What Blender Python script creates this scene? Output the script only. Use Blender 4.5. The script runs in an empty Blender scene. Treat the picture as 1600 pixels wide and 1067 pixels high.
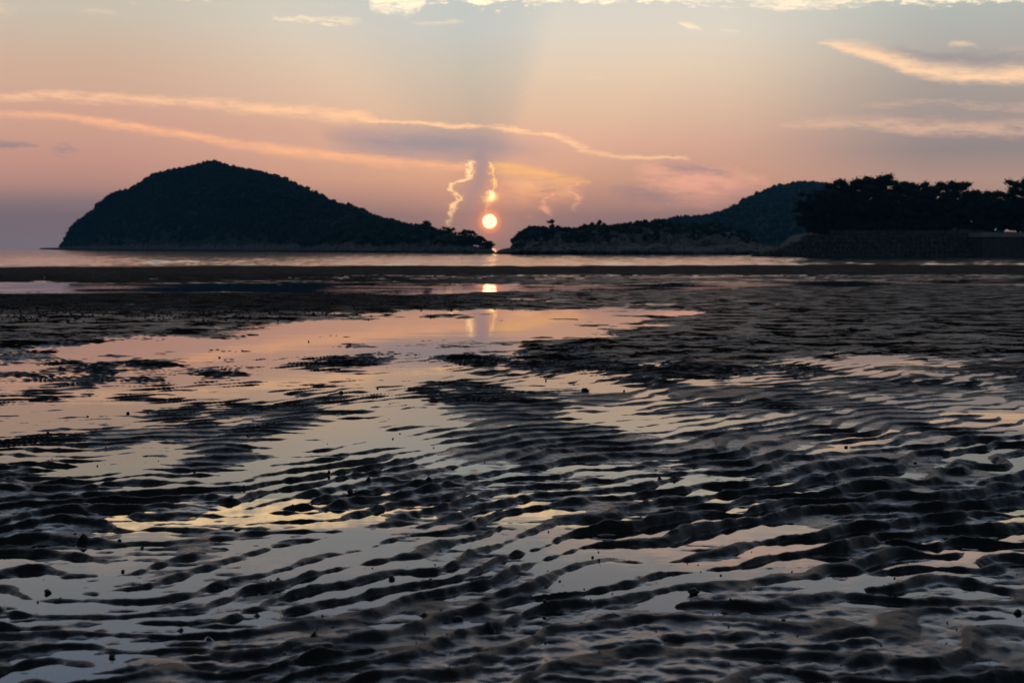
import bpy, bmesh, math, random
import numpy as np
from mathutils import Vector, Matrix, noise as mnoise

random.seed(7); rng = np.random.RandomState(11)
sc = bpy.context.scene
COL = sc.collection

# ------------------------------------------------------------------ camera
F = 2222.2; CX, CY = 800.0, 533.5; HY = 387.5          # photo pixels (1600 x 1067)
PITCH = math.atan((CY - HY) / F)
EYE = 0.60
cam = bpy.data.cameras.new('camera'); cam.lens = 50; cam.sensor_width = 36
cam.clip_start = 0.05; cam.clip_end = 60000
cam.dof.use_dof = True; cam.dof.focus_distance = 4.2; cam.dof.aperture_fstop = 11.0
co = bpy.data.objects.new('camera', cam); COL.objects.link(co)
co.location = (0, 0, EYE); co.rotation_euler = (math.pi / 2 - PITCH, 0, 0)
sc.camera = co
sc.view_settings.view_transform = 'Standard'; sc.view_settings.look = 'None'
sc.view_settings.exposure = 0; sc.view_settings.gamma = 1
sc.view_settings.use_curve_mapping = False

cp, sp = math.cos(PITCH), math.sin(PITCH)
def ray(px, py):
    """world direction (numpy ok) seen at a photo pixel, scaled so that y = 1"""
    a = (px - CX) / F; b = -(py - CY) / F
    y = cp + b * sp; z = -sp + b * cp
    return a / y, z / y
def azel(px, py):
    x, z = ray(px, py)
    return math.degrees(math.atan(x)), math.degrees(math.atan(z / math.sqrt(1 + x * x)))

SUN_PX = (765, 346)
SAZ, SEL = azel(*SUN_PX)

# ------------------------------------------------------------------ sky
world = bpy.data.worlds.new('World'); sc.world = world; world.use_nodes = True
NT = world.node_tree; NT.nodes.clear()
def lin(c):
    return tuple(((v / 255) / 12.92 if v / 255 <= 0.04045 else ((v / 255 + 0.055) / 1.055) ** 2.4) for v in c)
class G:
    """tiny node helper"""
    def __init__(s, nt): s.nt = nt
    def n(s, t, **kw):
        x = s.nt.nodes.new(t)
        for k, v in kw.items(): setattr(x, k, v)
        return x
    def put(s, sock, v):
        if isinstance(v, bpy.types.NodeSocket): s.nt.links.new(v, sock)
        else:
            if isinstance(v, (tuple, list)) and len(v) == 3 and sock.type == 'RGBA': v = (*v, 1)
            sock.default_value = v
    def m(s, op, a, b=None, c=None, clamp=False):
        x = s.n('ShaderNodeMath', operation=op, use_clamp=clamp); s.put(x.inputs[0], a)
        if b is not None: s.put(x.inputs[1], b)
        if c is not None: s.put(x.inputs[2], c)
        return x.outputs[0]
    def mr(s, v, a, b, c=0.0, d=1.0, kind='LINEAR'):
        x = s.n('ShaderNodeMapRange', interpolation_type=kind, clamp=True)
        for i, q in enumerate((v, a, b, c, d)): s.put(x.inputs[i], q)
        return x.outputs[0]
    def mix(s, f, a, b, blend='MIX'):
        x = s.n('ShaderNodeMix', data_type='RGBA', blend_type=blend)
        s.put(x.inputs[0], f); s.put(x.inputs[6], a); s.put(x.inputs[7], b)
        return x.outputs[2]
    def comb(s, a, b, c):
        x = s.n('ShaderNodeCombineXYZ'); s.put(x.inputs[0], a); s.put(x.inputs[1], b); s.put(x.inputs[2], c)
        return x.outputs[0]
    def noise(s, vec, scale, detail=3, rough=0.5, typ='FBM'):
        x = s.n('ShaderNodeTexNoise', noise_dimensions='3D', noise_type=typ)
        s.put(x.inputs['Vector'], vec); x.inputs['Scale'].default_value = scale
        x.inputs['Detail'].default_value = detail; x.inputs['Roughness'].default_value = rough
        return x.outputs['Fac']
    def ramp(s, f, stops, interp='EASE'):
        x = s.n('ShaderNodeValToRGB'); e = x.color_ramp; e.interpolation = interp
        stops = sorted(stops)
        while len(e.elements) < len(stops): e.elements.new(0.5)
        for el, (p, c) in zip(e.elements, stops): el.position = p; el.color = (*c, 1)
        s.put(x.inputs[0], f); return x.outputs[0]
g = G(NT)
tc = g.n('ShaderNodeTexCoord')
sep = g.n('ShaderNodeSeparateXYZ'); NT.links.new(tc.outputs['Generated'], sep.inputs[0])
X, Y, Z = sep.outputs
D = 180 / math.pi
U = g.m('MULTIPLY', g.m('ARCTAN2', X, Y), D)                 # azimuth, degrees, 0 = +Y
V = g.m('MULTIPLY', g.m('ARCSINE', Z), D)                    # elevation, degrees
VP = g.m('ABSOLUTE', V)
ELMAX = 24.0
def el_of(py): return azel(800, py)[1]
def colramp(stops):      # (photo row, srgb) or (-deg, srgb) for elevations above the frame
    out = []
    for y, c in stops:
        e = el_of(y) if y >= -400 else y
        out.append((max(0, min(1, e / ELMAX)), lin(c)))
    return g.ramp(g.m('DIVIDE', VP, ELMAX, clamp=True), out, 'LINEAR')
rampL = colramp([(387, (150, 134, 140)), (352, (154, 130, 134)), (318, (158, 130, 130)), (292, (192, 144, 130)), (260, (200, 149, 133)),
                 (200, (204, 158, 137)), (110, (200, 168, 146)), (45, (192, 178, 160)), (0, (190, 182, 168)), (-160, (176, 180, 186)), (-380, (146, 172, 206))])
rampC = colramp([(387, (138, 118, 126)), (345, (182, 142, 134)), (310, (208, 154, 134)), (280, (226, 168, 136)), (220, (226, 176, 148)),
                 (180, (222, 184, 154)), (110, (220, 196, 170)), (50, (213, 202, 186)), (0, (204, 200, 188)), (-160, (184, 182, 184)), (-380, (146, 172, 206))])
rampR = colramp([(387, (168, 140, 138)), (330, (190, 150, 132)), (285, (192, 155, 136)), (240, (156, 140, 134)), (190, (170, 152, 142)),
                 (140, (172, 158, 146)), (100, (178, 168, 156)), (30, (176, 178, 168)), (0, (184, 184, 172)), (-160, (176, 180, 186)), (-380, (146, 172, 206))])
tL = g.mr(U, -17, -3, 0, 1, 'SMOOTHSTEP'); tR = g.mr(U, 7.5, 17.5, 0, 1, 'SMOOTHSTEP')
base = g.mix(tR, g.mix(tL, rampL, rampC), rampR)

# shadow of the cloud column fanning out over the sun (crepuscular rays)
du = g.m('SUBTRACT', U, SAZ); dv = g.m('SUBTRACT', VP, SEL)
ang = g.m('MULTIPLY', g.m('ARCTAN2', du, dv), D)            # 0 = straight up, + = right
angn = g.m('ADD', ang, g.m('MULTIPLY', g.m('SUBTRACT', g.noise(g.comb(U, V, 0), 0.15, 2), 0.5), 6))
ft = g.m('DIVIDE', g.m('ADD', angn, 90), 180, clamp=True)
def A(a): return (a + 90) / 180
rays = g.ramp(ft, [(A(-88), (1, 1, 1)), (A(-62), (1.0, 1.0, 1.0)), (A(-47), (1.0, 1.0, 1.0)), (A(-30), (.85, .90, .96)), (A(-8), (.75, .85, .94)),
                   (A(4), (.79, .87, .95)), (A(11), (.84, .90, .96)), (A(19), (.99, .99, 1)), (A(50), (1.0, 1.0, 1.0)), (A(64), (.93, .95, .98)), (A(75), (.86, .89, .95)), (A(88), (.92, .92, .97))], 'LINEAR')
rw = g.m('MULTIPLY', g.mr(dv, 0.2, 2.2, 0, 1, 'SMOOTHSTEP'), g.mr(dv, 6.0, 13, 1, 0.35, 'SMOOTHSTEP'))
base = g.mix(rw, base, g.mix(1.0, base, rays, 'MULTIPLY'))

# warped coordinates for wispy edges
cvec = g.comb(g.m('MULTIPLY', U, 0.35), VP, 0.0)
fib = g.noise(g.comb(g.m('MULTIPLY', U, 0.5), g.m('MULTIPLY_ADD', U, 0.10, g.m('MULTIPLY', VP, 2.2)), 1.3), 4.0, 5, 0.7)
nA = g.m('ADD', g.m('SUBTRACT', g.noise(cvec, 1.7, 7, 0.70), 0.5), g.m('MULTIPLY', g.m('SUBTRACT', fib, 0.5), 0.5))
nB = g.m('SUBTRACT', g.noise(g.comb(g.m('MULTIPLY', U, 0.22), g.m('MULTIPLY_ADD', U, 0.06, VP), 3.7), 4.5, 6, 0.66), 0.5)
nI = g.m('SUBTRACT', g.noise(g.comb(U, VP, 9.1), 5.5, 5, 0.66), 0.5)     # isotropic, for the cumulus columns
nJ = g.m('SUBTRACT', g.noise(g.comb(U, VP, 5.1), 1.5, 3, 0.6), 0.5)

def stroke(cur, pts, color, alpha=1.0, up=1.0, dn=1.0, warp=0.25, tex=0.6, axis='U', inten=1.0, wn=None):
    """pts: (px, py, halfwidth_px, alpha). up/dn: softness multipliers of the two sides."""
    P = []
    for (px, py, w, a) in pts:
        u, v = azel(px, py); P.append((u, v, w / 38.8, a))
    if axis == 'V': P = [(v, u, w, a) for (u, v, w, a) in P]
    P.sort()
    t0, t1 = P[0][0], P[-1][0]; c0 = min(p[1] for p in P) - 0.2; c1 = max(p[1] for p in P) + 0.2; wm = max(p[2] for p in P)
    s_in, c_in = (U, VP) if axis == 'U' else (VP, U)
    t = g.mr(s_in, t0, t1)
    cv = g.n('ShaderNodeRGBCurve'); mp = cv.mapping; mp.use_clip = False
    for ch, idx in ((0, 1), (1, 2), (2, 3)):
        pts_ = [((p[0] - t0) / (t1 - t0), [0, (p[1] - c0) / (c1 - c0), p[2] / wm, p[3]][idx]) for p in P]
        c = mp.curves[ch]
        c.points[0].location = pts_[0]; c.points[1].location = pts_[-1]
        for q in pts_[1:-1]: c.points.new(*q)
    mp.update()
    NT.links.new(g.comb(t, t, t), cv.inputs['Color'])
    sp_ = g.n('ShaderNodeSeparateXYZ'); NT.links.new(cv.outputs[0], sp_.inputs[0])
    cc, ww, aa = sp_.outputs
    center = g.m('MULTIPLY_ADD', cc, c1 - c0, c0)
    width = g.m('MAXIMUM', g.m('MULTIPLY', ww, wm), 0.004)
    wnode = wn if wn is not None else (nA if axis == 'U' else nI)
    d = g.m('SUBTRACT', c_in, center)
    d = g.m('MULTIPLY_ADD', wnode, warp * (3.6 if axis == 'U' else 6.0), d)
    d = g.m('DIVIDE', d, width)
    d2 = g.m('MAXIMUM', g.m('DIVIDE', d, up), g.m('DIVIDE', d, -dn))
    mask = g.mr(d2, -0.15, 1.5, 1, 0, 'SMOOTHSTEP')
    mask = g.m('MULTIPLY', mask, g.m('MAXIMUM', aa, 0.0))
    # ends of the stroke
    inside = g.m('MULTIPLY', g.m('GREATER_THAN', s_in, t0 - 0.02), g.m('LESS_THAN', s_in, t1 + 0.02))
    mask = g.m('MULTIPLY', mask, inside)
    if tex:
        mask = g.m('MULTIPLY', mask, g.m('MULTIPLY_ADD', nB if axis == 'U' else nI, tex * 7, 1.0 - 0.25 * tex, clamp=True))
    mask = g.m('MULTIPLY', mask, alpha, clamp=True)
    return g.mix(mask, cur, tuple(v * inten for v in lin(color)))

s = base
# broad veil between the two long streaks, grey heart near the column
s = stroke(s, [(-260, 170, 14, 0), (0, 166, 18, .5), (200, 182, 26, .7), (400, 203, 28, .8), (560, 214, 28, .9), (620, 222, 26, 0)], (206, 156, 138), .5, warp=.1, tex=.2)
s = stroke(s, [(500, 212, 10, 0), (580, 222, 26, .75), (660, 225, 29, 1), (740, 228, 27, 1), (800, 232, 22, .55), (880, 240, 20, .1), (940, 245, 10, 0)], (140, 138, 148), .85, warp=.06, tex=.12)
# upper long streak
s = stroke(s, [(-220, 150, 5, 0), (-40, 152, 6, .45), (90, 150, 8, .75), (200, 154, 8, .8), (300, 159, 8, .85), (400, 168, 10, .95), (500, 176, 10, 1), (575, 184, 8, 1), (592, 188, 3, .5)], (243, 190, 146), .95, up=.9, dn=1.2, warp=.16, tex=.5, inten=1.12)
s = stroke(s, [(560, 190, 3, .0), (600, 190, 4, .9), (640, 192, 5, 1), (700, 196, 5, 1), (740, 198, 4, .9), (800, 203, 4.5, 1), (850, 210, 4, 1), (880, 217, 6, 1), (900, 229, 8, 1), (930, 239, 6, .75), (975, 245, 5, .7), (1030, 246, 3.5, .9), (1062, 247, 2.5, .7), (1080, 250, 2, 0)], (250, 196, 146), 1.0, up=.9, dn=.8, warp=.14, tex=.5, inten=1.15)
# lower long streak
s = stroke(s, [(-220, 170, 5, 0), (-30, 176, 6, .3), (80, 180, 6, .7), (200, 196, 7, .85), (300, 211, 7, .9), (400, 227, 8, 1), (500, 240, 9, 1), (600, 250, 9, 1), (680, 258, 8, 1), (728, 260, 7, 1), (738, 262, 3, 0)], (246, 178, 132), .95, up=.8, dn=1.3, warp=.13, tex=.35, inten=1.12)
s = stroke(s, [(762, 258, 3, 0), (768, 261, 6, .9), (800, 264, 8, 1), (840, 270, 9, 1), (880, 279, 8, .8), (912, 283, 4, .7), (925, 284, 2, 0)], (255, 190, 112), .9, up=1, dn=1.6, warp=.16, tex=.4, inten=1.1)
# warm patches right of the column
s = stroke(s, [(770, 300, 10, 0), (800, 300, 22, .7), (840, 298, 24, 1), (880, 300, 18, .6), (920, 300, 8, 0)], (255, 176, 122), .8, warp=.25, tex=.6, inten=1.15)
s = stroke(s, [(790, 285, 6, 0), (830, 292, 12, .6), (870, 296, 10, .5), (915, 300, 5, 0)], (255, 200, 140), .7, warp=.2, tex=.9, inten=1.15)
s = stroke(s, [(985, 268, 6, 0), (1030, 276, 22, .75), (1080, 288, 28, 1), (1130, 286, 24, .9), (1170, 280, 14, .7), (1205, 288, 6, 0)], (242, 172, 146), .95, warp=.4, tex=.5, inten=1.1)
s = stroke(s, [(990, 316, 5, 0), (1040, 318, 12, .6), (1110, 312, 13, .7), (1170, 300, 10, .5), (1210, 296, 5, 0)], (226, 164, 148), .7, warp=.3, tex=.5)
s = stroke(s, [(1030, 256, 3, 0), (1065, 262, 9, .8), (1110, 266, 10, .8), (1150, 274, 5, 0)], (164, 138, 140), .8, warp=.2, tex=.3)
s = stroke(s, [(950, 300, 4, 0), (985, 302, 14, .7), (1030, 306, 12, .7), (1070, 312, 6, 0)], (150, 132, 140), .6, warp=.3, tex=.3)
s = stroke(s, [(1060, 248, 2, 0), (1100, 258, 3, .7), (1150, 266, 4, .8), (1170, 272, 6, .3), (1180, 275, 2, 0)], (226, 170, 146), .8, warp=.2)
# small dark clouds on the left
s = stroke(s, [(-80, 226, 5, .5), (0, 228, 9, 1), (35, 228, 6, .9), (62, 229, 3, 0)], (146, 128, 134), .85, dn=.7, warp=.12, tex=.3)
s = stroke(s, [(78, 236, 3, 0), (95, 236, 6, .8), (115, 235, 5, .7), (126, 235, 2, 0)], (152, 132, 136), .7, warp=.3, tex=.3)
# right hand swoosh
s = stroke(s, [(1290, 72, 3, 0), (1360, 80, 10, .6), (1430, 90, 16, 1), (1500, 95, 18, 1), (1600, 98, 16, .8), (1750, 100, 12, .4), (1900, 100, 8, 0)], (148, 140, 142), .85, up=.8, warp=.25, tex=.3)
s = stroke(s, [(1276, 68, 2, 0), (1300, 72, 5, .9), (1350, 84, 9, 1), (1400, 100, 10, 1), (1450, 114, 11, 1), (1520, 122, 11, 1), (1600, 120, 11, 1), (1720, 116, 9, .6), (1860, 112, 6, 0)], (244, 200, 160), .95, up=1.7, dn=.8, warp=.15, tex=.3, inten=1.1)
s = stroke(s, [(1480, 70, 2, 0), (1500, 69, 4, .8), (1515, 71, 3, .6), (1530, 73, 2, 0)], (235, 200, 165), .9, warp=.1)
s = stroke(s, [(1560, 78, 3, 0), (1600, 80, 7, .6), (1680, 82, 7, .4), (1760, 82, 4, 0)], (205, 175, 155), .7, warp=.3)
s = stroke(s, [(1215, 196, 3, 0), (1260, 196, 6, .8), (1330, 194, 8, .8), (1400, 198, 11, .9), (1500, 203, 12, .9), (1600, 203, 11, .8), (1750, 202, 9, .5), (1900, 200, 4, 0)], (226, 182, 152), .85, up=1.3, dn=.9, warp=.2, tex=.5)
s = stroke(s, [(1340, 166, 3, 0), (1390, 163, 5, .6), (1480, 160, 5, .6), (1530, 166, 6, .5), (1620, 170, 7, .6), (1800, 170, 4, 0)], (218, 178, 152), .7, warp=.25)
# high bright clouds along the top of the frame and above it
s = stroke(s, [(-60, 14, 10, .3), (10, 17, 9, .6), (30, 15, 3, 0)], (226, 200, 170), .7, warp=.4)
s = stroke(s, [(120, 17, 2, 0), (145, 18, 4, .6), (175, 22, 4, .4), (190, 24, 2, 0)], (222, 200, 172), .7, warp=.2)
s = stroke(s, [(425, 24, 2, 0), (445, 27, 5, .8), (490, 31, 5, 1), (515, 35, 5, 1), (545, 31, 6, .6), (570, 32, 2, 0)], (248, 222, 186), .95, warp=.3)
s = stroke(s, [(576, 4, 4, 0), (592, 8, 12, .8), (620, 8, 14, 1), (640, 12, 16, 1), (656, 6, 12, .9), (666, 2, 4, 0)], (255, 232, 196), 1, up=1.5, dn=.9, warp=.35, tex=.5, inten=1.15, wn=nJ)
s = stroke(s, [(640, 36, 2, 0), (670, 37, 4, .7), (700, 35, 4, .7), (728, 33, 2, 0)], (236, 216, 184), .9, warp=.15)
s = stroke(s, [(1060, 36, 2, 0), (1068, 38, 3, .9), (1078, 41, 4, 1), (1090, 44, 3, .8), (1098, 46, 1.5, 0)], (248, 224, 190), 1, warp=.08)
s = stroke(s, [(1125, 46, 1.5, 0), (1138, 48, 3, .8), (1150, 49, 2, .6), (1156, 49, 1.5, 0)], (240, 216, 184), .9, warp=.1)
s = stroke(s, [(905, 124, 2, 0), (930, 122, 3, .5), (955, 121, 2, 0)], (238, 206, 172), .7, warp=.15)
s = stroke(s, [(640, -10, 3, 0), (700, -4, 5, .7), (760, 0, 6, 1), (830, 1, 6, 1), (920, -1, 5, 1), (1000, -3, 5, .9), (1100, 0, 7, .7), (1180, 2, 8, .55), (1260, 6, 10, .75), (1330, 1, 7, .7), (1450, -2, 7, .9), (1600, -7, 8, 1), (1800, -12, 8, .4), (1900, -12, 4, 0)], (255, 230, 196), 1, up=1.5, dn=.9, warp=.45, tex=.9, inten=1.15)
s = stroke(s, [(-300, -60, 12, 0), (0, -60, 14, .5), (150, -50, 22, .9), (300, -44, 26, 1), (450, -38, 24, 1), (600, -27, 24, 1), (720, -25, 20, 1), (800, -30, 22, .9), (950, -34, 22, .9), (1100, -32, 20, .7), (1300, -34, 20, .6), (1500, -46, 20, .7), (1800, -60, 12, 0)], (255, 214, 160), 1, warp=.6, tex=.6, inten=2.0)
s = stroke(s, [(500, -60, 10, 0), (700, -66, 16, .7), (900, -74, 16, .6), (1150, -110, 22, .7), (1400, -120, 20, .5), (1650, -120, 10, 0)], (240, 196, 166), .8, warp=.8, tex=.9)

s = stroke(s, [(760, -70, 14, 0), (950, -84, 26, .5), (1150, -92, 36, .9), (1300, -96, 40, 1), (1450, -90, 38, .9), (1600, -96, 36, .8), (1800, -100, 30, .5), (2000, -100, 20, 0)], (255, 208, 184), .75, warp=.9, tex=.35, inten=1.25)
s = stroke(s, [(-300, -120, 14, 0), (-50, -112, 18, .5), (150, -104, 22, .6), (400, -112, 20, .5), (700, -130, 14, 0)], (240, 205, 190), .6, warp=.9, tex=.6, inten=1.1)
# the lit edges of the towering cloud, and the sun
s = stroke(s, [(748, 236, 10, 0), (750, 250, 17, .8), (750, 275, 22, 1), (744, 300, 30, .9), (738, 330, 34, .7), (736, 352, 34, .4), (736, 372, 30, 0)], (136, 128, 144), .72, warp=.05, tex=.1, axis='V')
s = stroke(s, [(737, 250, 12.8, 0.00), (734, 262, 16.0, 0.80), (733, 275, 12.8, 0.80), (726, 282, 16.0, 0.80), (708, 287, 11.2, 0.72), (703, 294, 10.2, 0.80), (713, 303, 11.2, 0.80), (719, 311, 12.8, 0.80), (710, 318, 16.0, 0.80), (708, 326, 14.4, 0.80), (705, 333, 11.2, 0.72), (704, 342, 9.6, 0.48), (700, 350, 9.6, 0.40), (704, 354, 6.4, 0.00)], (236, 168, 128), .45, warp=.1, tex=.5, axis='V')
s = stroke(s, [(764, 255, 8, 0), (770, 275, 9, .6), (770, 295, 16, .9), (770, 310, 24, 1), (766, 325, 14, .8), (764, 345, 10, 0)], (250, 160, 110), .6, warp=.1, tex=.4, axis='V', inten=1.1)
s = stroke(s, [(737, 250, 5.0, 0), (734, 262, 6.2, 1), (733, 275, 5.0, 1), (726, 282, 6.2, 1), (708, 287, 4.4, 0.9), (703, 294, 4.0, 1), (713, 303, 4.4, 1), (719, 311, 5.0, 1), (710, 318, 6.2, 1), (708, 326, 5.6, 1), (705, 333, 4.4, 0.9), (704, 342, 3.8, 0.6), (700, 350, 3.8, 0.5), (704, 354, 2.5, 0)], (255, 204, 140), 1, warp=.13, tex=.45, axis='V', inten=1.9)
s = stroke(s, [(763, 252, 2, 0), (769, 262, 3, .9), (770, 275, 2.4, .9), (774, 286, 4, 1), (771, 295, 2.5, .9), (768, 302, 11, 1), (768, 310, 13, 1), (764, 318, 8, .8), (761, 326, 2.5, .9), (761, 336, 3, .9), (762, 341, 3, 0)], (255, 196, 112), 1, warp=.12, tex=.35, axis='V', inten=1.7)
s = stroke(s, [(766, 298, 2, 0), (769, 304, 5, 1), (768, 310, 6, .9), (765, 316, 2, 0)], (255, 240, 170), 1, warp=.04, tex=.0, axis='V', inten=2.4)
s = stroke(s, [(866, 300, 1.5, 0), (865, 306, 2, .9), (854, 309, 3, .9), (849, 318, 3, .9), (852, 326, 9, 1), (856, 333, 5, .8), (860, 339, 2, 0)], (255, 176, 140), 1, warp=.13, tex=.5, axis='V', inten=1.35)
s = stroke(s, [(910, 284, 2, 0), (900, 289, 3, .8), (888, 294, 3, .8), (894, 301, 4, .9), (905, 308, 6, .9), (903, 316, 5, .6), (896, 324, 4, .5), (900, 334, 2, 0)], (252, 176, 142), 1, warp=.13, tex=.6, axis='V', inten=1.25)
s = stroke(s, [(780, 348, 1.5, 0), (788, 341, 2.5, .8), (800, 336, 3, .7), (806, 334, 1.5, 0)], (226, 130, 118), .9, warp=.1)
s = stroke(s, [(818, 339, 1.5, 0), (827, 339, 3, .9), (836, 340, 1.5, 0)], (236, 146, 130), .9, warp=.05)
# sun disc with its own glow; lower limb flattened by the murk near the horizon
dsx = g.m('MULTIPLY', du, 1.0)
rr = g.m('SQRT', g.m('ADD', g.m('MULTIPLY', dsx, dsx), g.m('MULTIPLY', dv, dv)))
glow = g.m('POWER', g.mr(rr, 0.22, 1.25, 1, 0), 2.6)
s = g.mix(g.m('MULTIPLY', glow, 0.8), s, (1.0, 0.20, 0.12))
wide = g.m('POWER', g.mr(rr, 0.2, 7.0, 1, 0), 3.0)
s = g.mix(g.m('MULTIPLY', wide, 0.48), s, (1.1, 0.50, 0.28))
s = g.mix(g.m('MULTIPLY', g.m('POWER', g.mr(rr, 0.27, 0.56, 1, 0), 1.4), 0.9), s, (1.9, 0.60, 0.24))
disc = g.mr(g.m('MULTIPLY_ADD', nI, 0.03, rr), 0.262, 0.30, 1, 0, 'SMOOTHSTEP')
s = g.mix(disc, s, (3.8, 2.6, 1.25))

# the rest of the dome: physical twilight sky
sky = g.n('ShaderNodeTexSky', sky_type='NISHITA'); sky.sun_disc = False
sky.sun_elevation = math.radians(SEL); sky.sun_rotation = math.radians(SAZ)
sky.altitude = 0; sky.air_density = 1.2; sky.dust_density = 2.5; sky.ozone_density = 1.5
vm = g.n('ShaderNodeVectorMath', operation='SCALE'); NT.links.new(sky.outputs[0], vm.inputs[0]); vm.inputs['Scale'].default_value = 0.13
wsky = g.m('MAXIMUM', g.mr(V, 17, 32, 0, 1, 'SMOOTHSTEP'), g.mr(g.m('ABSOLUTE', U), 30, 95, 0, 1, 'SMOOTHSTEP'))
s = g.mix(wsky, s, vm.outputs[0])
bg = g.n('ShaderNodeBackground'); NT.links.new(s, bg.inputs[0]); bg.inputs[1].default_value = 1.28
wo = g.n('ShaderNodeOutputWorld'); NT.links.new(bg.outputs[0], wo.inputs[0])
world.cycles.sampling_method = 'MANUAL'; world.cycles.sample_map_resolution = 2048

sun = bpy.data.lights.new('sun', 'SUN'); sun.energy = 0.0006; sun.angle = math.radians(0.55); sun.color = (1.0, 0.42, 0.2)
so = bpy.data.objects.new('sun', sun); COL.objects.link(so)
a_, e_ = math.radians(SAZ), math.radians(SEL)
to_sun = Vector((math.sin(a_) * math.cos(e_), math.cos(a_) * math.cos(e_), math.sin(e_)))
so.rotation_euler = to_sun.to_track_quat('Z', 'Y').to_euler()
so.location = to_sun * 50

# ------------------------------------------------------------------ helpers
def material(name):
    m = bpy.data.materials.new(name); m.use_nodes = True
    m.node_tree.nodes.clear(); h = G(m.node_tree)
    out = h.n('ShaderNodeOutputMaterial'); b = h.n('ShaderNodeBsdfPrincipled')
    h.nt.links.new(b.outputs[0], out.inputs[0])
    return m, h, b
def mesh_np(name, v, f, mat, smooth=True, attrs=None):
    """v (n,3); f (k,4) or (k,3)"""
    me = bpy.data.meshes.new(name); v = np.asarray(v, np.float32); f = np.asarray(f, np.int32)
    n, k = f.shape
    me.vertices.add(len(v)); me.vertices.foreach_set('co', v.ravel())
    me.loops.add(n * k); me.loops.foreach_set('vertex_index', f.ravel())
    me.polygons.add(n); me.polygons.foreach_set('loop_start', np.arange(0, n * k, k, dtype=np.int32))
    me.polygons.foreach_set('loop_total', np.full(n, k, np.int32))
    me.polygons.foreach_set('use_smooth', np.full(n, smooth))
    for an, av in (attrs or {}).items():
        at = me.attributes.new(an, 'FLOAT', 'POINT'); at.data.foreach_set('value', np.asarray(av, np.float32).ravel())
    me.update(calc_edges=True); me.validate()
    if mat: me.materials.append(mat)
    o = bpy.data.objects.new(name, me); COL.objects.link(o); return o
def grid_faces(nr, nc):
    i = np.arange(nr - 1)[:, None] * nc + np.arange(nc - 1)[None, :]
    return np.stack([i, i + 1, i + nc + 1, i + nc], -1).reshape(-1, 4)
def props(o, kind=None, label=None, cat=None, group=None):
    if kind: o['kind'] = kind
    if label: o['label'] = label
    if cat: o['category'] = cat
    if group: o['group'] = group
    return o
def empty(name, loc):
    o = bpy.data.objects.new(name, None); COL.objects.link(o); o.location = loc; return o
def child(o, p):
    o.parent = p; o.matrix_parent_inverse = Matrix.Identity(4); return o

class Field:
    """periodic noise tile, bicubic lookup in metres"""
    def __init__(s, N, L, amp_fn, seed, half=False):
        r = np.random.RandomState(seed)
        w = np.fft.fft2(r.randn(N, N))
        k = np.fft.fftfreq(N, L / N); kx, ky = np.meshgrid(k, k, indexing='xy')
        a = amp_fn(kx, ky)
        z = np.fft.ifft2(w * a)
        if not half: z = z.real
        s.a = (z / np.sqrt((np.abs(z) ** 2).mean())).astype(np.complex64 if half else np.float32)
        s.N, s.L = N, L
    def q(s, x, y):                       # quick bilinear lookup
        u = np.asarray(x) * (s.N / s.L); v = np.asarray(y) * (s.N / s.L)
        iu = np.floor(u).astype(np.int32); iv = np.floor(v).astype(np.int32)
        fu = (u - iu).astype(np.float32); fv = (v - iv).astype(np.float32); fl = s.a.ravel()
        a = (iu % s.N); a1 = ((iu + 1) % s.N); r0 = (iv % s.N) * s.N; r1 = ((iv + 1) % s.N) * s.N
        return (fl[r0 + a] * (1 - fu) + fl[r0 + a1] * fu) * (1 - fv) + (fl[r1 + a] * (1 - fu) + fl[r1 + a1] * fu) * fv
    def __call__(s, x, y):
        u = np.asarray(x, np.float64) / s.L * s.N; v = np.asarray(y, np.float64) / s.L * s.N
        iu = np.floor(u).astype(np.int64); iv = np.floor(v).astype(np.int64)
        fu = (u - iu).astype(np.float32); fv = (v - iv).astype(np.float32)
        def w(t): return (((-t + 2) * t - 1) * t / 2, ((3 * t - 5) * t * t + 2) / 2, ((-3 * t + 4) * t + 1) * t / 2, (t - 1) * t * t / 2)
        wu, wv = w(fu), w(fv); out = 0
        for b in range(4):
            row = ((iv + b - 1) % s.N) * s.N; acc = 0; fl = s.a.ravel()
            for a in range(4): acc = acc + wu[a] * fl[row + (iu + a - 1) % s.N]
            out = out + wv[b] * acc
        return out
def powerlaw(kmin, kmax, beta, sx=1.0, sy=1.0):
    def f(kx, ky):
        k = np.hypot(kx * sx, ky * sy); a = np.where(k > 0, np.maximum(k, 1e-6) ** (-beta), 0)
        return a * (k > kmin) * np.exp(-(k / kmax) ** 4)
    return f
def bandpass(k0, sk, deg, sd):
    th = math.radians(deg)
    def f(kx, ky):
        k = np.hypot(kx, ky); t = np.arctan2(ky, kx)
        dt = np.angle(np.exp(1j * (t - th)))
        return np.exp(-((k - k0) / (sk * k0)) ** 2 / 2) * np.exp(-(dt / math.radians(sd)) ** 2 / 2)
    return f
def sstep(a, b, x):
    t = np.clip((x - a) / (b - a), 0, 1); return t * t * (3 - 2 * t)

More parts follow.
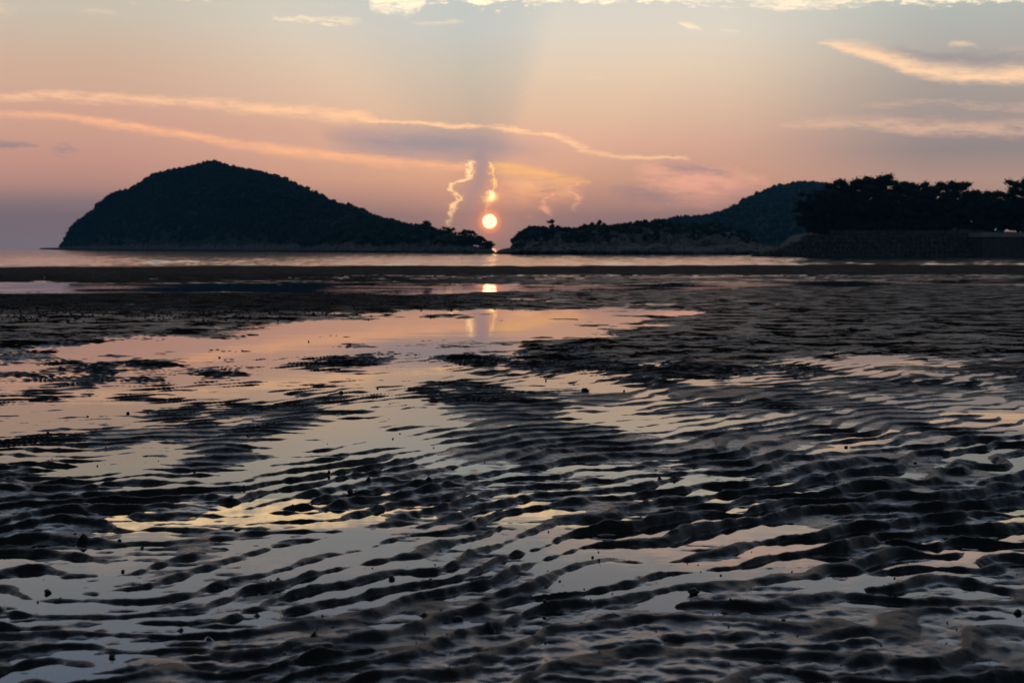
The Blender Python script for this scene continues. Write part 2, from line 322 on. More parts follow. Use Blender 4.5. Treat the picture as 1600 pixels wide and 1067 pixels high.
# ------------------------------------------------------------------ materials of the shore
SLOPE = 0.0063; SEA = -1.5
def bz(y):
    """level of the water sheet: flat near by, then falling gently to the sea"""
    y = np.asarray(y, float); return -SLOPE * np.where(y < 12, 0, np.where(y < 16, (y - 12) ** 2 / 8.0, y - 14))
m_sand, h, b = material('wet_rippled_sand')
att = h.n('ShaderNodeAttribute', attribute_name='wet').outputs['Fac']
dryl = h.n('ShaderNodeAttribute', attribute_name='dry').outputs['Fac']
geo = h.n('ShaderNodeNewGeometry').outputs['Position']
n1 = h.noise(geo, 900, 3, 0.6); n2 = h.noise(geo, 14, 4, 0.6)
colw = h.ramp(n2, [(0.3, (0.012, 0.012, 0.015)), (0.7, (0.026, 0.025, 0.027))], 'LINEAR')
cold = h.ramp(n1, [(0.3, (0.026, 0.024, 0.023)), (0.7, (0.062, 0.056, 0.052))], 'LINEAR')
h.put(b.inputs['Base Color'], h.mix(dryl, colw, cold))
h.put(b.inputs['Roughness'], h.mix(att, h.mix(dryl, (0.38,) * 3, (0.9,) * 3), (0.05,) * 3))
streak = h.n('ShaderNodeMapping'); h.nt.links.new(geo, streak.inputs[0]); streak.inputs['Scale'].default_value = (0.8, 1, 1)
sheen = h.mr(h.noise(streak.outputs[0], 3.5, 6, 0.72), 0.48, 0.68, 0.0, 0.6)
h.put(b.inputs['Specular IOR Level'], h.m('MULTIPLY', h.m('ADD', h.mr(dryl, 0, 1, 0.22, 0.04), h.m('MULTIPLY', att, 0.3)), h.mix(h.n('ShaderNodeAttribute', attribute_name='far').outputs['Fac'], (1, 1, 1), sheen))); b.inputs['IOR'].default_value = 1.38
bp = h.n('ShaderNodeBump'); bp.inputs['Distance'].default_value = 1.0
farl = h.n('ShaderNodeAttribute', attribute_name='far').outputs['Fac']
h.put(bp.inputs['Strength'], h.mr(att, 0, 1, 1.0, 0.08))
fnh = h.m('MULTIPLY', h.m('ADD', n1, h.m('MULTIPLY', h.noise(geo, 150, 5, 0.7), 3.0)), 0.0010)
rill = h.n('ShaderNodeMapping'); h.nt.links.new(geo, rill.inputs[0]); rill.inputs['Rotation'].default_value = (0, 0, -0.32); rill.inputs['Scale'].default_value = (1.0, 0.22, 1)
fnh = h.m('MULTIPLY_ADD', h.noise(rill.outputs[0], 85, 3, 0.55), 0.0026, fnh)
h.put(bp.inputs['Height'], h.m('MULTIPLY_ADD', h.noise(geo, 9, 6, 0.75), h.m('MULTIPLY', farl, 0.020), fnh))
h.put(b.inputs['Normal'], bp.outputs[0])

m_pool, h, b = material('still_pool_water')
geo = h.n('ShaderNodeNewGeometry').outputs['Position']
h.put(b.inputs['Base Color'], (0.02, 0.02, 0.02)); b.inputs['Roughness'].default_value = 0.012; b.inputs['IOR'].default_value = 1.40
sx_ = h.n('ShaderNodeSeparateXYZ'); h.nt.links.new(geo, sx_.inputs[0])
breeze = h.m('MULTIPLY', h.m('MAXIMUM', h.mr(sx_.outputs[0], 0.5, 5.0, 0.25, 1.0), h.mr(sx_.outputs[0], -4.5, -8.5, 0.0, 1.0)), h.mr(sx_.outputs[1], 16, 21))
mpn = h.n('ShaderNodeMapping'); h.nt.links.new(geo, mpn.inputs[0]); mpn.inputs['Scale'].default_value = (0.35, 1, 1); mpn.inputs['Rotation'].default_value = (0, 0, 0.25)
w1 = h.noise(mpn.outputs[0], 3.0, 3, 0.5); w2 = h.noise(mpn.outputs[0], 22, 2, 0.5)
patch = h.mr(h.noise(geo, 0.55, 2, 0.5), 0.45, 0.68, 0.0, 1.0)
hh = h.m('ADD', h.m('MULTIPLY', w1, 0.6), h.m('MULTIPLY', h.m('MULTIPLY', w2, patch), h.m('MULTIPLY_ADD', breeze, 5.0, 0.16)))
bp = h.n('ShaderNodeBump'); bp.inputs['Strength'].default_value = 0.35; bp.inputs['Distance'].default_value = 0.003
h.put(bp.inputs['Height'], hh); h.put(b.inputs['Normal'], bp.outputs[0])

m_sea, h, b = material('sea_water')
geo = h.n('ShaderNodeNewGeometry').outputs['Position']
h.put(b.inputs['Base Color'], (0.012, 0.02, 0.026)); b.inputs['IOR'].default_value = 1.34
b.inputs['Roughness'].default_value = 0.09
mpn = h.n('ShaderNodeMapping'); h.nt.links.new(geo, mpn.inputs[0]); mpn.inputs['Scale'].default_value = (0.12, 1, 1); mpn.inputs['Rotation'].default_value = (0, 0, 0.06)
w1 = h.noise(mpn.outputs[0], 0.30, 4, 0.6); w2 = h.noise(mpn.outputs[0], 0.035, 3, 0.6)
bp = h.n('ShaderNodeBump'); bp.inputs['Strength'].default_value = 1.0; bp.inputs['Distance'].default_value = 0.075
h.put(bp.inputs['Height'], h.m('MULTIPLY_ADD', w2, 2.5, w1)); h.put(b.inputs['Normal'], bp.outputs[0])

# ------------------------------------------------------------------ the beach
# wetness of the flats read along rows: photo row -> (column, how far the water stands over the sand, 0 dry .. 9 pool)
ROWS = {
 462: [(0,0),(1600,0)],
 468: [(0,0),(620,0),(780,1),(860,6),(930,3),(1000,2),(1100,1),(1600,0)],
 478: [(0,0),(700,0),(760,2),(880,4),(960,6),(1100,5),(1260,2),(1400,1),(1600,0)],
 488: [(0,0),(560,0),(640,5),(760,7),(860,8),(1060,8),(1120,3),(1250,2),(1600,0)],
 500: [(0,0),(440,0),(520,6),(600,9),(1000,9),(1060,5),(1110,2),(1600,0)],
 514: [(0,0),(330,0),(400,5),(480,9),(960,9),(1040,5),(1100,1),(1600,0)],
 526: [(0,0),(190,1),(240,3),(330,4),(420,7),(900,9),(960,5),(1000,2),(1600,1)],
 536: [(0,0),(90,1),(150,8),(300,8),(360,6),(700,9),(850,9),(900,6),(960,2),(1600,1)],
 546: [(0,1),(70,1),(130,4),(170,6),(210,8),(300,8),(380,6),(420,8),(780,9),(840,6),(880,2),(1200,1),(1600,1)],
 556: [(0,2),(60,2),(140,5),(190,4),(240,8),(340,7),(420,8),(520,7),(560,5),(660,7),(720,3),(800,4),(860,1),(1200,1),(1300,3),(1400,3),(1600,1)],
 566: [(0,5),(60,5),(100,3),(130,8),(300,7),(420,8),(440,5),(500,5),(560,6),(620,5),(680,6),(740,2),(820,2),(860,4),(960,2),(1250,3),(1340,5),(1400,4),(1470,6),(1520,2),(1600,3)],
 576: [(0,8),(130,8),(180,5),(250,5),(300,3),(380,6),(440,8),(520,6),(600,6),(680,5),(740,3),(850,3),(960,1),(1150,2),(1300,3),(1400,6),(1480,6),(1520,3),(1600,2)],
 588: [(0,8),(60,7),(120,6),(180,5),(220,3),(370,2),(420,7),(480,8),(540,7),(640,7),(700,4),(760,5),(820,4),(900,5),(1000,2),(1200,2),(1300,4),(1500,3),(1600,3)],
 600: [(0,9),(50,8),(80,5),(150,6),(200,8),(300,6),(360,7),(440,9),(520,5),(600,8),(640,5),(680,2),(780,2),(860,5),(900,2),(960,6),(1010,5),(1060,2),(1400,3),(1600,2)],
 614: [(0,6),(40,5),(80,4),(120,8),(300,8),(400,9),(480,7),(520,4),(560,5),(600,8),(640,2),(800,3),(900,3),(980,6),(1040,2),(1200,3),(1300,4),(1450,3),(1600,4)],
 626: [(0,7),(80,5),(120,8),(240,7),(320,5),(380,4),(440,7),(480,6),(560,8),(620,7),(660,2),(760,2),(880,3),(940,6),(1000,3),(1100,3),(1250,2),(1350,4),(1600,3)],
 640: [(0,8),(200,8),(260,5),(320,2),(420,1),(480,4),(560,7),(640,6),(700,2),(850,2),(920,6),(960,4),(1010,2),(1150,3),(1250,4),(1400,2),(1500,4),(1600,3)],
 655: [(0,8),(80,8),(160,6),(240,4),(330,1),(470,1),(520,7),(600,6),(660,5),(700,2),(860,2),(920,7),(1000,6),(1060,2),(1160,4),(1240,5),(1400,4),(1480,5),(1600,4)],
 670: [(0,8),(60,6),(90,3),(200,2),(300,2),(440,2),(500,5),(560,4),(610,4),(660,6),(740,4),(800,2),(920,3),(960,7),(1020,4),(1100,3),(1160,5),(1350,6),(1440,6),(1500,4),(1600,6)],
 686: [(0,6),(40,4),(100,4),(200,3),(300,3),(380,4),(450,6),(540,5),(600,3),(640,5),(700,8),(780,7),(820,2),(960,4),(1010,6),(1100,3),(1200,4),(1330,3),(1450,3),(1600,4)],
 702: [(0,4),(60,4),(120,8),(220,9),(280,7),(330,3),(430,4),(520,3),(600,2),(650,6),(720,9),(790,8),(830,2),(930,3),(1000,6),(1060,4),(1150,5),(1250,3),(1400,4),(1600,3)],
 718: [(0,2),(60,3),(110,7),(220,8),(280,5),(330,2),(440,3),(500,6),(560,3),(640,4),(690,8),(760,9),(800,4),(840,1),(960,2),(1050,3),(1120,4),(1250,2),(1400,2),(1600,2)],
 735: [(0,2),(60,3),(100,7),(200,8),(280,5),(330,3),(420,5),(500,7),(560,5),(620,3),(680,6),(740,6),(800,3),(880,5),(960,2),(1050,4),(1150,3),(1280,2),(1400,3),(1600,3)],
 752: [(0,2),(50,3),(90,8),(170,8),(220,5),(300,4),(400,6),(520,7),(580,5),(640,5),(700,6),(760,5),(800,3),(860,5),(950,3),(1050,3),(1150,4),(1240,4),(1400,2),(1600,2)],
 768: [(0,1),(60,2),(110,7),(150,6),(200,4),(300,6),(380,6),(450,5),(520,5),(580,6),(640,8),(690,7),(740,4),(780,4),(860,5),(1000,3),(1150,3),(1250,5),(1350,4),(1600,2)],
 785: [(0,1),(120,1),(220,2),(300,5),(380,6),(450,3),(540,3),(600,6),(660,6),(720,5),(780,5),(860,7),(920,4),(1000,2),(1120,3),(1220,5),(1320,5),(1400,3),(1600,3)],
 805: [(0,1),(140,2),(220,3),(300,4),(380,7),(480,7),(560,5),(620,4),(700,5),(780,3),(860,3),(960,4),(1050,3),(1200,4),(1300,5),(1400,4),(1600,2)],
 825: [(0,2),(140,2),(190,7),(300,7),(360,5),(430,7),(550,7),(620,4),(700,6),(780,4),(860,5),(960,4),(1050,5),(1150,5),(1250,3),(1400,3),(1600,2)],
 848: [(0,2),(100,3),(180,6),(280,6),(380,4),(450,5),(560,5),(650,4),(740,6),(820,6),(900,6),(1000,4),(1100,5),(1180,7),(1300,7),(1380,4),(1480,3),(1600,2)],
 870: [(0,5),(80,5),(160,5),(240,5),(340,5),(450,5),(560,6),(640,6),(740,5),(820,5),(900,5),(960,6),(1050,5),(1150,7),(1250,7),(1320,4),(1450,4),(1600,3)],
 892: [(0,6),(60,6),(200,5),(320,5),(440,6),(540,7),(620,5),(700,4),(800,5),(880,5),(960,7),(1060,6),(1140,5),(1260,5),(1350,4),(1480,5),(1600,5)],
 915: [(0,6),(100,5),(220,6),(340,4),(440,5),(540,4),(640,5),(740,4),(840,5),(940,6),(1060,5),(1160,4),(1280,5),(1400,5),(1520,4),(1600,4)],
 940: [(0,7),(60,5),(160,6),(260,5),(360,3),(460,4),(560,4),(660,5),(760,5),(860,6),(960,5),(1060,5),(1160,4),(1260,4),(1360,6),(1480,6),(1600,5)],
 965: [(0,6),(90,6),(200,6),(300,4),(400,3),(520,3),(620,3),(740,5),(860,5),(960,6),(1060,5),(1160,5),(1280,5),(1400,5),(1500,4),(1600,4)],
 990: [(0,7),(100,5),(200,6),(300,4),(400,3),(520,2),(620,3),(760,3),(860,4),(960,6),(1060,6),(1160,6),(1280,5),(1400,6),(1500,4),(1600,5)],
 1015: [(0,8),(100,7),(200,6),(280,3),(400,3),(520,3),(640,3),(760,4),(880,3),(980,6),(1080,6),(1200,6),(1320,5),(1420,5),(1600,5)],
 1040: [(0,7),(80,6),(170,6),(220,2),(320,3),(440,4),(560,4),(680,4),(800,4),(920,3),(1040,5),(1160,6),(1280,5),(1400,4),(1500,6),(1600,5)],
 1067: [(0,8),(120,7),(190,4),(240,4),(330,8),(460,8),(520,5),(640,3),(760,4),(880,3),(1000,5),(1120,4),(1240,5),(1360,5),(1480,6),(1600,6)],
 1110: [(0,7),(200,6),(400,6),(700,4),(1000,5),(1300,5),(1600,6)],
}
_ry = sorted(ROWS); _gx = np.arange(0, 1601, 10.0)
_tab = np.array([np.interp(_gx, [p[0] for p in ROWS[y]], [p[1] for p in ROWS[y]]) for y in _ry])
def wetmap(px, py):
    r = np.interp(py, _ry, np.arange(len(_ry))); c = np.clip(px, 0, 1600) / 10
    r0 = np.clip(r.astype(int), 0, len(_ry) - 2); c0 = np.clip(c.astype(int), 0, len(_gx) - 2); fr = r - r0; fc = c - c0
    fr = fr * fr * (3 - 2 * fr)
    return ((_tab[r0, c0] * (1 - fc) + _tab[r0, c0 + 1] * fc) * (1 - fr) + (_tab[r0 + 1, c0] * (1 - fc) + _tab[r0 + 1, c0 + 1] * fc) * fr)

def row_dist(py):        # where the sight line of a photo row meets the sloping flats
    _, z = ray(0 + CX, py); a = -z; d = EYE / a
    return np.where(d < 14, d, (EYE - 14 * SLOPE) / (a - SLOPE))
def px_of(x, y):         # flats point -> photo pixel (for reading the layout map only)
    zc = bz(y) - EYE
    depth = y * cp - zc * sp; upc = y * sp + zc * cp
    return CX + F * x / depth, CY - F * upc / depth

rows = [row_dist(p) for p in np.concatenate([np.arange(1100, 860, -1.0), np.arange(860, 560, -0.5), np.arange(560, 480, -0.62), np.arange(480, 434, -0.9), np.arange(434, 416, -0.45)])]
near = list(np.linspace(-30, 0.0, 24)) + list(np.linspace(0.15, rows[0] - 0.03, 26))
far = list(np.linspace(rows[-1] + 1.5, 130, 26))
Yv = np.array(near + rows + far)
ca = np.arange(-40, 1641, 1.95); ca = (ca - CX) / F
ext = ca[-1] + np.cumsum(0.0012 * 1.13 ** np.arange(46))
ca = np.concatenate([(ca[0] - (ext - ca[-1]))[::-1], ca, ext])
Wd = np.maximum(Yv, rows[0]) * 1.01
GX = Wd[:, None] * ca[None, :]; GY = np.repeat(Yv[:, None], len(ca), 1)
print('beach grid', GX.shape, 'ext', ca[-1])

rA = Field(2048, 12.0, bandpass(1 / 0.102, 0.13, 99, 8), 3, half=True)
rB = Field(2048, 12.0, bandpass(1 / 0.126, 0.14, 130, 9), 5, half=True)
rC = Field(1024, 9.0, bandpass(1 / 0.055, 0.25, 97, 24), 8)
low = Field(1024, 60.0, powerlaw(1 / 25, 1 / 0.7, 1.2), 21)
mid = Field(2048, 24.0, powerlaw(1 / 2.0, 1 / 0.09, 1.5, 0.55, 1.0), 22)
fine = Field(2048, 8.0, powerlaw(1 / 0.12, 1 / 0.012, 1.3), 23)
lump = Field(1024, 7.0, powerlaw(1 / 0.16, 1 / 0.02, 0.6), 24)

def beach(x, y):
    yy = np.maximum(y, 1.9)
    px, py = px_of(x * yy / np.maximum(np.maximum(y, 1.9), 1e-3), yy)
    # irregular outlines: warp the layout map by noise in ground space
    wob = mid.q(x * 0.9, y * 0.9); wob2 = low.q(x, y)
    depth_px = np.clip(py - HY, 20, 700)
    pxw = px + wob * np.clip(depth_px * 0.10, 5, 26); pyw = py + (wob2 * 0.5 + mid.q(x + 7, y + 3) * 0.7) * np.clip(depth_px * 0.022, 1.0, 9.0)
    wet = wetmap(pxw, np.clip(pyw, 464, 1110))
    wet = np.where(py < 470, np.where(py < 462, 0, wet), wet)
    nearf = sstep(600, 800, py)                      # 0 far, 1 near
    farf = 1 - sstep(475, 600, py)
    # macro height over the water sheet
    A = 0.0062 + 0.008 * farf - 0.0012 * nearf
    macro = (5.6 + 2.0 * sstep(620, 780, py) + 1.5 * sstep(650, 1000, px) + 0.9 * sstep(860, 980, py) + 0.8 * sstep(590, 640, py) * (1 - sstep(760, 860, py)) * sstep(600, 760, px) + 1.5 * sstep(830, 900, py) * (1 - sstep(500, 800, px)) - wet) / 4.5 * A + mid.q(x, y) * (0.0024 + .0010 * nearf) + wob2 * 0.0010
    # ripples
    mixm = sstep(-0.5, 0.6, low.q(x * 1.7 + 11, y * 1.7) + 0.9 * nearf - 0.40 + 0.5 * sstep(700, 1200, px))
    # bend crests gently
    wx = x + 0.05 * mid.q(x * 0.5, y * 0.5 + 9); wy = y + 0.05 * mid.q(x * 0.5 + 5, y * 0.5)
    # ripple size grows toward the camera side
    zA = rA(wx, wy); zB = rB(wx, wy)
    z = zA * (1 - mixm) + zB * mixm
    env = np.abs(z); ph = np.angle(z)
    prof = 2 * (0.5 + 0.5 * np.cos(ph + 0.65 * np.sin(ph))) ** 1.22 - 1            # asymmetric, steeper on the near side
    envn = np.clip(env, 0.0, 1.25) ** 0.36
    floor_ = -0.30 + 0.22 * mid.q(x * 1.3 + 4, y * 1.3)
    raw = prof * envn
    dfl = raw - floor_
    soft = 0.5 * (dfl + np.sqrt(dfl * dfl + 0.006))   # silt-filled flat troughs that hold perched water
    trough = np.clip(1 - soft / 0.16, 0, 1)
    amp = (0.0084 + 0.0026 * mixm) * (0.62 + 0.38 * sstep(560, 760, py)) * (0.65 + 0.70 * sstep(-1.0, 1.2, low.q(x * 2.3, y * 2.3 + 4)))
    flat = sstep(7.0, 9.4, wet)                      # pools have a smooth floor
    right_dry = sstep(1050, 1350, px) * (1 - sstep(530, 600, py))
    amp = amp * (1 - 0.75 * flat) * (1 - 0.25 * right_dry) * sstep(470, 540, py)
    amp = amp * (1 - 0.30 * sstep(880, 960, py) * sstep(900, 1100, px))
    rip = (soft - 0.62) * amp; trough = trough * (0.15 + 0.85 * sstep(600, 780, py))
    far2 = (1 - sstep(500, 640, py)) * (1 - flat)
    hgt = macro + far2 * mid.q(x * .35 + 2, y * .35) * 0.003 + (1 - sstep(520, 640, py)) * mid.q(x * .13 + 1, y * .5 + 3) * 0.0045 + rip + rC.q(x, y) * 0.0014 * (1 - flat) * sstep(640, 780, py) + fine.q(x, y) * 0.00075 * sstep(560, 760, py) + mid.q(x * 3, y * 3) * 0.0007 * nearf * (1 - flat)
    # worm casts and mud crumbs: sparse sharp lumps
    l = lump.q(x, y); hgt = hgt + np.clip(l - 2.35, 0, 1.2) * 0.009 * (1 - 0.7 * flat) * sstep(640, 780, py) * sstep(-0.4, 1.2, mid.q(x * .7 + 3, y * .7))
    # ---- distant bars and the long pools behind the flats
    fy = py + wob2 * 1.9 + 0.8 * mid.q(x * .3, y * .12)
    yc = np.interp(px, [0, 700, 900, 1200, 1600], [450.5, 451.5, 449, 444, 439.5]); hw = np.interp(px, [0, 150, 700, 900, 1200, 1600], [8.5, 8, 9, 6, 4.5, 3.5])
    pool1 = 1 - np.clip(np.abs(fy - yc) / hw, 0, 2.2)
    yc2 = np.interp(px, [0, 700, 1200, 1600], [434, 433.5, 432.5, 430.5]); hw2 = np.interp(px, [0, 420, 700, 1000, 1200, 1600], [0.01, 0.1, 0.9, 1.5, 1.8, 1.7])
    pool2 = 1 - np.clip(np.abs(fy - yc2) / hw2, 0, 2.5)
    farh = -np.maximum(pool1, np.maximum(pool2, -1.4) * 0.7) * 0.030
    farh = np.clip(farh, -0.02, 0.034) + rip * 0.4 + fine.q(x, y) * 0.001 + low.q(x * 1.5, y * 1.5) * 0.003 * (py < 436)
    t = sstep(470, 460, py) if False else 1 - sstep(459, 468, py)
    hgt = hgt * (1 - t) + farh * t
    # raised bar whose edge hides the water's edge
    CR = 70.0
    crest_px = np.interp(px, [0, 300, 800, 1200, 1600], [418.0, 417.0, 415.6, 414.4, 414.0])
    crest_px = crest_px + 0.5 * low.q(x * 0.9, 0 * y)
    zc = EYE + CR * np.array(ray(CX, crest_px)[1]) - bz(CR)
    k = sstep(41, CR, y); kb = sstep(CR, CR + 34, y)
    bar = k * zc * (1 - kb) - kb * 1.9
    hgt = np.where(y > 39, hgt * (1 - sstep(39, 44, y)) + 0.02 * sstep(39, 44, y) + bar + low.q(x * 0.8, y * 0.8) * 0.008 * k, hgt)
    wetv = np.maximum(np.clip(1 - hgt / 0.0028, 0, 1), trough * np.clip(1.15 - 0.35 * np.abs(mid.q(x * .6, y * .6 + 5)), 0, 1) * 0.92)
    wetv = np.where(y > 41, 0.15, wetv)
    lm = (1 - sstep(476, 500, py)) * (1 - sstep(560, 900, px)) * .8; rm = right_dry * (1 - sstep(470, 560, py)) * 0.15
    dry = np.clip(np.maximum(np.maximum(lm, rm), sstep(430, 424, py) if False else (py < 430) * 0.8), 0, 1) * np.clip(hgt / 0.006, 0, 1)
    fa = np.clip((1 - sstep(560, 760, py)) * (1 - 0.0 * dry), 0, 1)
    return hgt, wetv, dry, fa
HG = np.empty_like(GX); WT = np.empty_like(GX); DR = np.empty_like(GX); FA = np.empty_like(GX)
for i in range(0, len(Yv), 100):
    HG[i:i + 100], WT[i:i + 100], DR[i:i + 100], FA[i:i + 100] = beach(GX[i:i + 100], GY[i:i + 100])
GZ = HG + bz(GY)
bo = mesh_np('sandy_beach', np.stack([GX, GY, GZ], -1).reshape(-1, 3), grid_faces(*GX.shape), m_sand, True, {'wet': WT, 'dry': DR, 'far': FA})
props(bo, 'structure')
def ground_z(x, y):
    hh_, _, _, _ = beach(np.array([[x]], float), np.array([[y]], float)); return float(hh_[0, 0] + bz(y))

# water lying on the flats: one thin sheet following the gentle fall to the sea
Wn = 60
px_ = np.concatenate([np.linspace(-30, 11, 6), np.linspace(12, 17, 8), np.linspace(19, 54, 10)]); qx = np.linspace(-120, 120, 24)
xx, yy = np.meshgrid(qx, px_); zz = bz(yy)
wo_ = mesh_np('tidal_pool_water', np.stack([xx, yy, zz], -1).reshape(-1, 3), grid_faces(24, 24), m_pool, True)
props(wo_, 'structure')

# ------------------------------------------------------------------ the sea
sr = np.concatenate([np.linspace(70, 165, 12), 2.1 / (-(np.array(ray(CX, np.arange(414.5, 388.75, -0.10))[1]))), [4150]])
sa = np.linspace(-0.55, 0.55, 420)
SX = sr[:, None] * sa[None, :]; SY = np.repeat(sr[:, None], len(sa), 1)
sw = Field(1024, 160.0, powerlaw(1 / 30, 1 / 1.2, 1.6, 0.30, 1.0), 41)
SZ = SEA + sw(SX, SY) * 0.060 * np.clip(260 / SY, 0.15, 1)
# small breaking wave on the left
wy0 = 2.1 / (-ray(CX, 410.2)[1])
wxc = (255 - CX) / F * wy0; u_ = (SX - wxc) / (75 / F * wy0)
yw = wy0 + 1.2 * np.sin(SX * 0.35)
SZ += 0.22 * np.exp(-(u_) ** 2) * (0.75 + 0.25 * np.sin(SX * 1.3)) * np.exp(-((SY - yw) / 1.1) ** 2)
SZ += 0.10 * np.exp(-((SX - wxc - 8) / 14) ** 2) * np.exp(-((SY - yw - 1) / 2.5) ** 2)
sea = mesh_np('sea', np.stack([SX, SY, SZ], -1).reshape(-1, 3), grid_faces(*SX.shape), m_sea, True)
props(sea, 'structure')
# sea bed / land sheet below everything, out to the horizon
m_bed, h, b = material('sea_bed_sand')
geo = h.n('ShaderNodeNewGeometry').outputs['Position']
h.put(b.inputs['Base Color'], h.ramp(h.noise(geo, 0.3, 4), [(0.3, (.05, .048, .045)), (0.7, (.09, .085, .08))])); b.inputs['Roughness'].default_value = 0.8
R_ = 4200
bed = mesh_np('ground', [(-R_, -R_, -3.4), (R_, -R_, -3.4), (R_, R_, -3.4), (-R_, R_, -3.4)], [(0, 1, 2, 3)], m_bed, False)
props(bed, 'structure')

# ------------------------------------------------------------------ hills
def mat_hill(name, veg1, veg2, rock1, rock2, rock_top):
    m, h, b = material(name)
    geo = h.n('ShaderNodeNewGeometry').outputs['Position']
    sz = h.n('ShaderNodeSeparateXYZ'); h.nt.links.new(geo, sz.inputs[0])
    n = h.noise(geo, 0.06, 5, 0.65); n3 = h.noise(geo, 0.35, 5, 0.7)
    veg = h.ramp(n3, [(0.35, veg1), (0.65, veg2)], 'LINEAR'); rock = h.ramp(n3, [(0.35, rock1), (0.62, rock2)], 'LINEAR')
    lim = h.m('MULTIPLY_ADD', n, rock_top * 2.6, SEA - rock_top * 0.25)
    f = h.mr(h.m('SUBTRACT', sz.outputs[2], lim), -0.6, 0.6)
    # wet dark tide line
    tide = h.mr(sz.outputs[2], SEA + 0.5, SEA + 1.3)
    rock = h.mix(tide, (0.012, 0.012, 0.012), rock)
    h.put(b.inputs['Base Color'], h.mix(f, rock, veg)); b.inputs['Roughness'].default_value = 0.9
    b.inputs['Specular IOR Level'].default_value = 0.15
    bp = h.n('ShaderNodeBump'); bp.inputs['Distance'].default_value = 1.2; bp.inputs['Strength'].default_value = 0.8
    h.put(bp.inputs['Height'], n3); h.put(b.inputs['Normal'], bp.outputs[0])
    return m
m_isl = mat_hill('island_rock_and_soil', (.025, .035, .022), (.05, .06, .035), (.07, .065, .06), (.22, .20, .18), 4.0)
m_head = mat_hill('headland_rock_and_soil', (.025, .035, .022), (.05, .06, .035), (.09, .08, .075), (.30, .26, .245), 9.5)
m_far = mat_hill('far_hill_soil', (.03, .04, .03), (.05, .06, .04), (.08, .07, .065), (.2, .18, .16), 3.0)
hillnoise = Field(1024, 400.0, powerlaw(1 / 60, 1 / 2.5, 1.3), 51)
def interp(p, tab): return np.interp(p, [t[0] for t in tab], [t[1] for t in tab])
def zat(px, py, d):                      # height of the point at distance y=d on the sight line of a pixel
    return EYE + d * ray(px, py)[1]
def hill(name, mat, sky, basel, ridge_d, ncol, ncross, canopy, rough, rocky, power=0.75):
    """sky: skyline px->py; basel: waterline px->py; ridge_d: px -> ridge distance"""
    px = np.linspace(sky[0][0], sky[-1][0], ncol)
    zr = zat(px, interp(px, sky), interp(px, ridge_d)); zr = zr - canopy * sstep(1.0, 3.0 + canopy * 1.2, zr - SEA)
    db = (EYE - SEA) / -ray(px, interp(px, basel))[1]
    dr = np.maximum(interp(px, ridge_d), db + 0.5)
    t = np.concatenate([np.linspace(-0.06, 1, ncross), np.linspace(1.12, 2.0, 7)])
    PX = np.repeat(px[None], len(t), 0); T = np.repeat(t[:, None], ncol, 1)
    Dd = db[None] + (dr - db)[None] * T
    zrel = np.maximum(zr - SEA, 0.15)[None]
    prof = np.where(T <= 1, np.clip(T, 0, 1) ** power, np.clip(2 - T, 0, 1) ** 0.8)
    prof = np.where(T < 0, T * 2, prof)
    Zz = SEA + zrel * prof
    x = ray(PX, np.full_like(PX, 400.0))[0] * Dd
    nz = hillnoise(x, Dd * 1.0)
    side = np.clip(np.minimum(PX - sky[0][0], sky[-1][0] - PX) / 25, 0, 1)
    fr = np.clip(np.where(T <= 1, T, 2 - T) * 5, 0, 1) * np.clip(1.0 - 0.75 * (np.abs(T - 1) < .1), .1, 1)
    Zz = Zz + nz * rough * np.minimum(zrel / 10, 1) * fr
    # rocky foot: broken ledges
    foot = np.clip(1 - (Zz - SEA) / rocky, 0, 1) * (T > 0.0)
    Dd = Dd - foot * np.abs(hillnoise(x * 3, Zz * 9)) * 3.0 * side
    x = ray(PX, np.full_like(PX, 400.0))[0] * Dd
    o = mesh_np(name, np.stack([x, Dd, Zz], -1).reshape(-1, 3), grid_faces(*Zz.shape), mat, False)
    props(o, 'structure')
    return dict(x=x, y=Dd, z=Zz, T=T, px=px, zrel=zrel)

ISL = [(62, 389.0), (68, 385.6), (76, 386.3), (88, 384.6), (97, 379), (104, 368), (108, 356), (114, 346), (122, 338), (133, 331), (147, 323), (158, 312), (172, 301), (186, 296), (200, 292),
       (214, 288), (224, 279), (236, 271), (252, 265), (276, 261), (296, 257), (312, 252), (330, 247), (346, 249), (366, 256), (390, 261), (420, 266), (444, 274), (468, 286),
       (500, 299), (530, 313), (556, 320), (590, 333), (620, 342), (648, 347), (672, 350), (690, 357), (715, 363), (740, 371), (756, 378), (766, 386), (771, 391), (775, 396.3)]
ISLB = [(60, 389.9), (100, 390.6), (200, 391.8), (400, 393.4), (600, 395.0), (700, 395.9), (780, 396.6)]
ISLR = [(60, 2050), (85, 1600), (110, 1270), (200, 1180), (330, 1120), (500, 900), (650, 700), (720, 600), (780, 545)]
isl = hill('island', m_isl, ISL, ISLB, ISLR, 380, 40, 4.4, 1.4, 5.0)
HEAD = [(772, 396.5), (782, 388), (796, 382), (801, 370), (815, 359), (835, 354), (870, 355), (905, 356.5), (935, 354), (948, 356), (956, 350), (985, 344), (1010, 340), (1030, 338),
        (1060, 334), (1075, 332), (1100, 331), (1120, 328), (1136, 321), (1160, 308), (1185, 295), (1210, 286), (1240, 280), (1262, 279), (1285, 281), (1312, 291),
        (1340, 303), (1380, 318), (1440, 335), (1520, 350), (1640, 366)]
HEADB = [(770, 397.3), (900, 397.8), (1200, 398.2), (1640, 399)]
HEADR = [(770, 500), (800, 512), (940, 540), (1060, 600), (1130, 680), (1250, 800), (1640, 900)]
